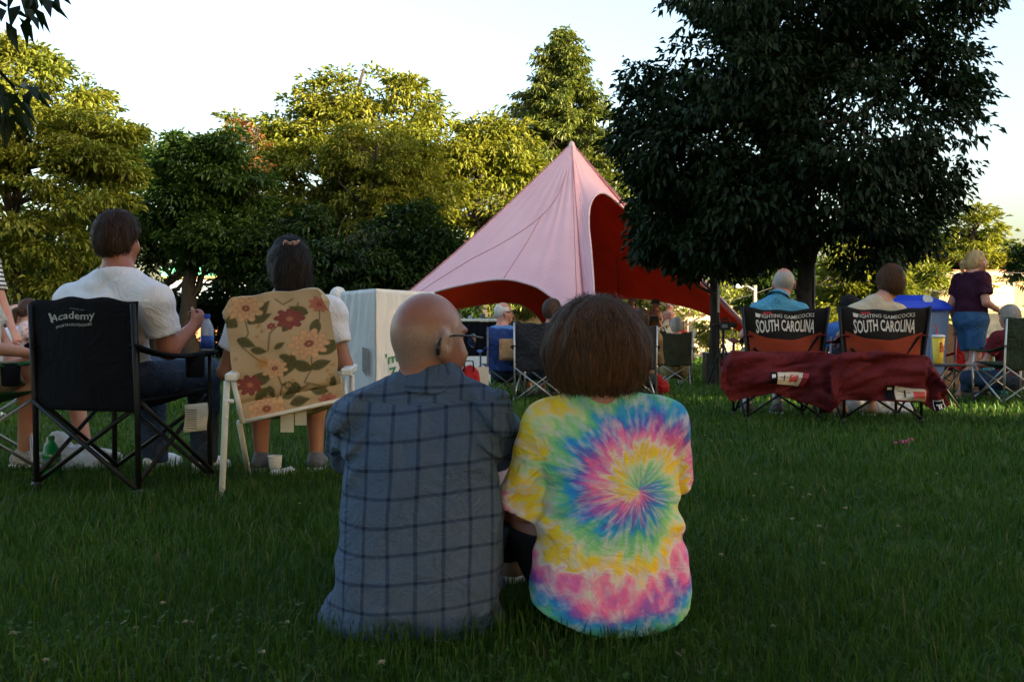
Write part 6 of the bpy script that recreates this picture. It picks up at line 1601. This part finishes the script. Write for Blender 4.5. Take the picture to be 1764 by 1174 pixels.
# ------------------------------------------------------------------ right side
def recycling_bin():
    g = GX(1548, 12.0); r = empty('recycling_bin', g); tag(r, 'recycling bin with a bright blue lid behind the brown haired woman', 'bin'); z = PX(1548, 536, 12).z - g.z; w = .48
    bl = mat('bin_blue', (.015, .055, .55), .4, .12, 6); wt = mat('bin_clear', (.42, .50, .66), .35, .1, 4, transl=.4)
    def fr(x, y, zz): return [(-x, -y, zz), (x, -y, zz), (x, y, zz), (-x, y, zz)]
    MB().add(fr(w*.82, .3, 0) + fr(w*.95, .36, z), [(3,2,1,0),(0,1,5,4),(1,2,6,5),(2,3,7,6),(3,0,4,7),(4,5,6,7)]).build('body', wt, r)
    ld = MB().add(fr(w, .4, z + .003) + fr(w, .4, z + .045) + fr(w*.88, .32, z + .12) + fr(w*.55, .16, z + .19), [(3,2,1,0)] + [(a+i, a+(i+1) % 4, a+4+(i+1) % 4, a+4+i) for a in (0, 4, 8) for i in range(4)] + [(12,13,14,15)]).build('lid', bl, r, False, .012)
    MB().lathe([(.05, 0), (.06, .012)], 16, (0, 0, 0), Matrix.Translation((.22, -.30, z + .135)) @ Matrix.Rotation(R(55), 4, 'X')).build('emblem', M_print, ld)
    for x in (-w*.5, 0, w*.5): MB().box((x - .012, -.372, .1), (x + .012, -.34, z - .05)).build('rib', wt, r)
recycling_bin()
g = GX(1462, 10.6)
o = sit('person in a black cap and blue shirt between the two team chairs', 1463, 10.6, R(-5), 512, h=.022, sk=S_tan, top=fabric('shirt_royal', (.04, .12, .36), .2), bottom=M_jean, hair='buzz', hm=H_dark, shoes=SH_d)
gg = GX(1463, 10.6); sz = max(.16, PX(1463, 512, 10.6).z - gg.z - .885)
cap(o, (0, 0, sz + .765), R(-5), M_black)
camp_chair('dark blue camp chair between the two team chairs', GX(1463, 10.5), R(-5), M_bluef, M_greypole, .5, .46, .3, .72, .5)
# walking woman
g = GX(1672, 11.5); H_bl = hairm('hair_blonde', (.52, .36, .17), .3)
Ht = PX(1690, 434, 11.5).z - g.z
J = standing(g, R(-70), Ht / 1.005, le=(-.24, -.06, 1.12), lw=(-.26, .02, .88), re=(.25, -.02, 1.13), rw=(.24, .20, 1.03), lk=(-.10, .10, .50), la=(-.10, .20, .085), rk=(.10, -.02, .50), ra=(.10, -.24, .10))
J['head'] = J['head'] + np.array([.05, 0, 0])
o = make_person('blonde woman with a ponytail walking in a plum T-shirt and denim shorts', g, J, R(-70), .0155, 1.22, skin('skin_fair', (.5, .28, .2)), fabric('tee_plum', (.042, .010, .026), .25), fabric('denim_blue', (.035, .095, .20), .3), .66, None, .40, (mat('sandal_tan', (.3, .16, .1), .7, .2, 20), M_sole), 'ponytail', H_bl, R(-98), 0, 0, 1.02, .6, locks=800, eyes=True)
MB().lathe([(.032, -.01), (.036, -.006), (.036, .006), (.032, .01)], 12, Vector(J['rw'] - np.array(g))).build('bracelet', mat('bracelet', (.6, .58, .52), .3, .2, 40), o, True)
# black low chair with the yellow cup
def cup_table():
    g = GX(1620, 9.12); r = empty('folding_table', g); tag(r, 'small low black folding table with a yellow cup on it', 'table'); z = PX(1616, 626, 9.05).z - g.z - .004
    MB().box((-.17, -.17, z - .02), (.17, .17, z)).build('tabletop', M_plastic, r, False, .006)
    for sx in (-1, 1):
        for sy in (-1, 1): MB().tube([(sx*.15, sy*.15, z - .02), (-sx*.15, sy*.15, 0)], .009, 7).build('leg', M_blackpole, r, True)
cup_table()
M_cupy = mat('cup_yellow', (.72, .48, .035), .5, .08, 20)
cw = empty('paper_cup', PX(1616, 626, 9.05)); tag(cw, 'yellow paper cup with a red straw on the small black table', 'cup')
MB().lathe([(.036, 0), (.040, .01), (.058, .235), (.056, .235)], 20).build('cup', M_cupy, cw, True)
MB().lathe([(.060, .236), (.062, .248), (.050, .262), (.01, .262)], 20).build('lid', M_print, cw, True); MB().tube([(.0, 0, .25), (-.03, -.01, .36)], .005, 6).build('straw', mat('straw_red', (.6, .03, .03), .5, .1, 10), cw)
def cupfn(u, v): a = -PI/2 + (u - .5) * 1.9; rr = .0405 + .018 * v + .0015; return rr*np.cos(a), rr*np.sin(a), .01 + .225*v
print_on('lettering', 'Bo', cupfn, .42, .98, .42, .82, mat('print_red', (.45, .03, .02), .6, .1, 20), cw, .02, .002)
# olive chair at the right edge
M_dkgreen = fabric('nylon_dark_green', (.020, .034, .020), .3, .7, .6, 7)
rg, bg_ = camp_chair('dark green camp chair with a small mountain logo at the right edge', GX(1745, 10.3), R(10), M_dkgreen, M_silver, .56, .50, .40, .90, .58, dip=.0, bulge=.05, thick=.008)
V_ = [bg_(np.array(u), np.array(v)) for u, v in ((.36, .80), (.42, .90), (.445, .86), (.47, .91), (.53, .80), (.46, .83))]
MB().add([(float(p[0]), float(p[1]) - .009, float(p[2])) for p in V_], [(0, 1, 2, 5), (5, 2, 3, 4)]).build('logo', M_print, rg)
for i in range(5): 
    V_ = [bg_(np.array(.55 + i*.045 + a), np.array(v)) for a, v in ((0, .82), (.032, .82), (.032, .86), (0, .86))]; MB().add([(float(p[0]), float(p[1]) - .009, float(p[2])) for p in V_], [(0, 1, 2, 3)]).build('logo_mark', M_print, rg)
sit('grey haired person seated in the dark green chair at the right edge', 1738, 10.9, R(20), 534, h=.019, sk=S_fair, top=fabric('shirt_maroon_dark', (.12, .015, .02), .2), bottom=M_jean, hair='full', hm=H_grey, shoes=SH_d, locks=700)
camp_chair('red camp chair behind the walking woman', GX(1652, 12.6), R(15), fabric('nylon_red', (.36, .012, .012)), M_greypole, .5, .46, .34, .74, .52)
camp_chair('red and grey camp chair beyond the dark green chair', GX(1760, 12.2), R(-10), MATS['nylon_red'], M_silver, .5, .46, .36, .76, .54)
soft('cooler_bag', 'teal bag on the grass behind the dark green chair', 'bag', GX(1700, 11.9), [((0, 0, .16), (.2, .13, .2))], fabric('nylon_teal', (.02, .16, .18), .2), .016)
soft('cooler_bag', 'second teal bag near the right edge of the lawn', 'bag', GX(1722, 11.5), [((0, 0, .12), (.1, .1, .15))], MATS['nylon_teal'], .016)
cb = MB().box((-.2, -.15, 0), (.2, .15, .92)).build('carton', mat('cardboard', (.25, .15, .08), .9, .15, 8)); cb.location = GX(1634, 13.5); tag(cb, 'tall brown carton right of the recycling bin', 'carton')
sg = empty('paper_sign', GX(1418, 11.6)); tag(sg, 'small white paper sign on a stake between the team chairs', 'sign')
MB().tube([(0, 0, 0), (0, 0, .85)], .012, 7).build('stake', M_greypole, sg); MB().box((-.06, -.02, .72), (.06, -.013, .88)).build('sheet', MATS['sheet_white'], sg)
for i in range(3): MB().box((-.045, -.0225, .75 + i * .04), (.045, -.0205, .763 + i * .04)).build('print_line', M_bluef, sg)
M_bagw = mat('bag_film', (.66, .68, .70), .35, .12, 20, transl=.4)
soft('plastic_bag', 'white plastic bag under the brown haired woman', 'plastic bag', GX(1508, 8.75), [((-.18, 0, .10), (.14, .12, .13)), ((.08, .02, .08), (.18, .12, .11)), ((.25, 0, .05), (.1, .1, .07))], M_bagw, .014, .014)
soft('lawn_toy', 'bright pink scrap lying on the open grass', 'litter', GX(1558, 6.35), [((-.035, 0, .03), (.03, .02, .012)), ((.02, .01, .035), (.035, .02, .014)), ((.05, 0, .045), (.012, .012, .02))], mat('foil_pink', (.55, .03, .16), .4, .4, 60), .004, .004)

# ------------------------------------------------------------------ far left
M_grn = fabric('nylon_green', (.012, .070, .018), .3, .6, .6, 7)
camp_chair('green camp chair with silver legs cut by the left edge', GX(-35, 5.35), R(-62), M_grn, M_silver, .56, .52, .40, .84, .60, pr=.011)
g = GX(-40, 5.4)
J = seated(g, R(-75), .40, 1.0); J.update(lk=Wd(118, 612, 5.75), la=Wd(150, 782, 5.7), rk=Wd(60, 628, 5.35), ra=Wd(42, 778, 5.45), lw=Wd(30, 640, 5.5))
make_person('bare legged person in the green chair at the left edge', g, J, R(-75), .014, 1.0, S_tan, fabric('tee_offwhite', (.55, .52, .46), .1), fabric('shorts_khaki', (.25, .2, .13), .2), .6, None, .40, (mat('sandal_pattern', (.30, .28, .26), .7, .8, 60), M_sole), 'full', H_dark)
pp = cloth('newspaper', lambda u, v: ((u - .5) * .30, (v - .5) * .24, .02 * np.sin(u * 5) + .01 * v), 10, 8, .003, mat('newsprint', (.52, .56, .62), .8, .12, 25)); pp.location = PX(20, 668, 5.42); pp.rotation_euler = (R(20), R(-14), 0); tag(pp, 'folded pale paper on the lap at the left edge', 'paper')
def stripe_mat():
    m, n, L, b = nodes('stripes'); X, Y, Z = sepxyz(n, L, objco(n, L)); f = mth(n, L, 'GREATER_THAN', mth(n, L, 'FRACT', mth(n, L, 'MULTIPLY', Z, 28)), .55)
    L.new(mixc(n, L, f, (.62, .62, .62), (.02, .02, .025)), b.inputs['Base Color']); b.inputs['Roughness'].default_value = .85; return m
g = GX(-38, 8.2)
J = standing(g, R(-30), 1.58, rw=(.28, .10, .84)); J.update(re=Wd(8, 535, 8.1), rw=Wd(24, 572, 8.0))
make_person('standing person in a striped top cut by the left edge', g, J, R(-30), .014, 1.05, S_fair, stripe_mat(), fabric('shorts_cream', (.5, .46, .38), .1), .6, None, .45, SH_w, 'full', H_dark)
o = sit('older person in a white shirt seated among the far left group', 30, 11.8, R(-40), 524, h=.022, sk=S_fair, top=M_white, bottom=M_jean, hair='fringe', hm=H_grey, shoes=SH_w)
def floral_tee():
    m, n, L, b = nodes('dress_pink'); v = n.new('ShaderNodeTexVoronoi'); v.inputs['Scale'].default_value = 26; L.new(objco(n, L), v.inputs['Vector'])
    cr = n.new('ShaderNodeValToRGB'); e = cr.color_ramp.elements; e[0].color = (.45, .06, .12, 1); e[1].color = (.62, .45, .42, 1); e[1].position = .5; L.new(v.outputs['Distance'], cr.inputs[0]); L.new(cr.outputs[0], b.inputs['Base Color']); b.inputs['Roughness'].default_value = .9; return m
sit('dark haired woman in a pink flowered top at the far left', 52, 11.6, R(-60), 516, h=.022, sk=S_tan, top=floral_tee(), bottom=M_black, hair='ponytail', hm=H_dark, shoes=SH_d, sleeve=.3)
camp_chair('dark camp chair of the person in white at far left', GX(30, 11.7), R(-40), M_char, M_greypole, .5, .46, .3, .72, .5)
camp_chair('dark camp chair of the woman in pink at far left', GX(54, 11.55), R(-60), M_dkgreen, M_greypole, .5, .46, .3, .66, .5)
# bottles and litter on the grass
def bottle(name, loc, prof, body, cap_m, capz, label, lab=None):
    r = empty(name, loc); tag(r, label, 'bottle')
    MB().lathe(prof, 18).build('body', body, r, True); MB().lathe([(.014, capz), (.0155, capz + .002), (.0155, capz + .02), (.013, capz + .022)], 14).build('cap', cap_m, r)
    if lab: MB().lathe([(prof[1][0] + .0015, lab[0]), (prof[1][0] + .0015, lab[1])], 18).build('label', lab[2], r, True)
M_gb = mat('bottle_green', (.01, .22, .045), .15, .15, 10, spec=.6, transl=.35)
bottle('soda_bottle', GX(87, 5.12), [(.030, 0), (.046, .02), (.046, .115), (.044, .13), (.030, .165), (.015, .185), (.013, .195)], M_gb, mat('cap_green', (.01, .10, .02), .5, .1, 10), .195, 'green soda bottle standing in the grass by the black chair', (.05, .105, mat('label_dark_green', (.03, .07, .03), .5, .5, 40)))
bottle('water_bottle', PX(357, 607, 5.02), [(.026, 0), (.032, .01), (.032, .12), (.028, .135), (.014, .165), (.012, .172)], mat('bottle_clear', (.55, .60, .68), .1, .1, 10, spec=.6, transl=.5), mat('cap_blue', (.01, .06, .40), .4, .1, 10), .172, 'water bottle with a blue cap in the black chair cup holder', (.02, .085, mat('label_blue', (.02, .07, .32), .4, .5, 30)))
soft('plastic_bag', 'crumpled clear plastic bag behind the green soda bottle', 'plastic bag', GX(118, 5.4), [((-.06, 0, .10), (.07, .07, .12)), ((.05, .02, .06), (.11, .08, .07)), ((.13, 0, .04), (.08, .07, .05))], M_bagw, .009, .012, seed=5)
fc = empty('foam_cup', GX(473, 5.3)); tag(fc, 'small white foam cup on the grass by the dark haired woman', 'cup')
MB().lathe([(.026, 0), (.028, .005), (.038, .085), (.040, .09), (.036, .088), (.026, .01), (.001, .01)], 18).build('cup', mat('foam_white', (.72, .72, .70), .8, .04, 30), fc, True)
soft('paper_napkin', 'crumpled white napkin lying beside the foam cup', 'napkin', GX(487, 5.2), [((-.03, 0, .015), (.04, .03, .02)), ((.03, .01, .02), (.04, .03, .025))], MATS['foam_white'], .006, .01)
bd = None
# clover heads
def clover():
    S = MB(); S.tube([(0, 0, 0), (.004, 0, .05), (.002, 0, .085)], .0012, 5)
    st = S.build('stalk_src', mat('clover_stalk', (.05, .10, .03), .7, .2, 20))
    V, T = leaf_geo(np.zeros((1, 3)) + [.002, 0, .09], np.array([[0, 0, 1.]]), 46, .006, .013, -.3, np.random.RandomState(3), .3)
    hd = mesh_np('head_src', V, T, mat('clover_white', (.40, .39, .31), .8, .15, 60))
    spots = [(277,1018),(317,1044),(492,1046),(450,1096),(515,852),(655,1123),(230,1052),(75,1114),(18,1070),(1302,806),(1332,765),(1354,820),(1365,829),(1385,840),(1396,842),(1459,864),(1300,838),(1367,882),(1412,893),(1421,952),(1616,804),(1550,890),(1282,878),(1244,940),(1215,738),(867,833),(1335,1050),(390,1152)]
    rng = np.random.RandomState(9)
    for i, (px, py) in enumerate(spots):
        d = 1.36e3 * (CAM_H - .08) / CAM_H / (py - HORIZ) / 1.0; g = GX(px, d); r = empty('clover_flower', g, rng.rand() * 6); s = .5 + .25 * rng.rand(); r.scale = (s, s, s * .9)
        tag(r, 'small white clover flower in the lawn', 'flower', 'white clover flowers in the lawn')
        for src, nm in ((st, 'stalk'), (hd, 'flower_head')):
            c = src.copy(); c.name = nm; link(c, r)
    bpy.data.objects.remove(st); bpy.data.objects.remove(hd)
clover()
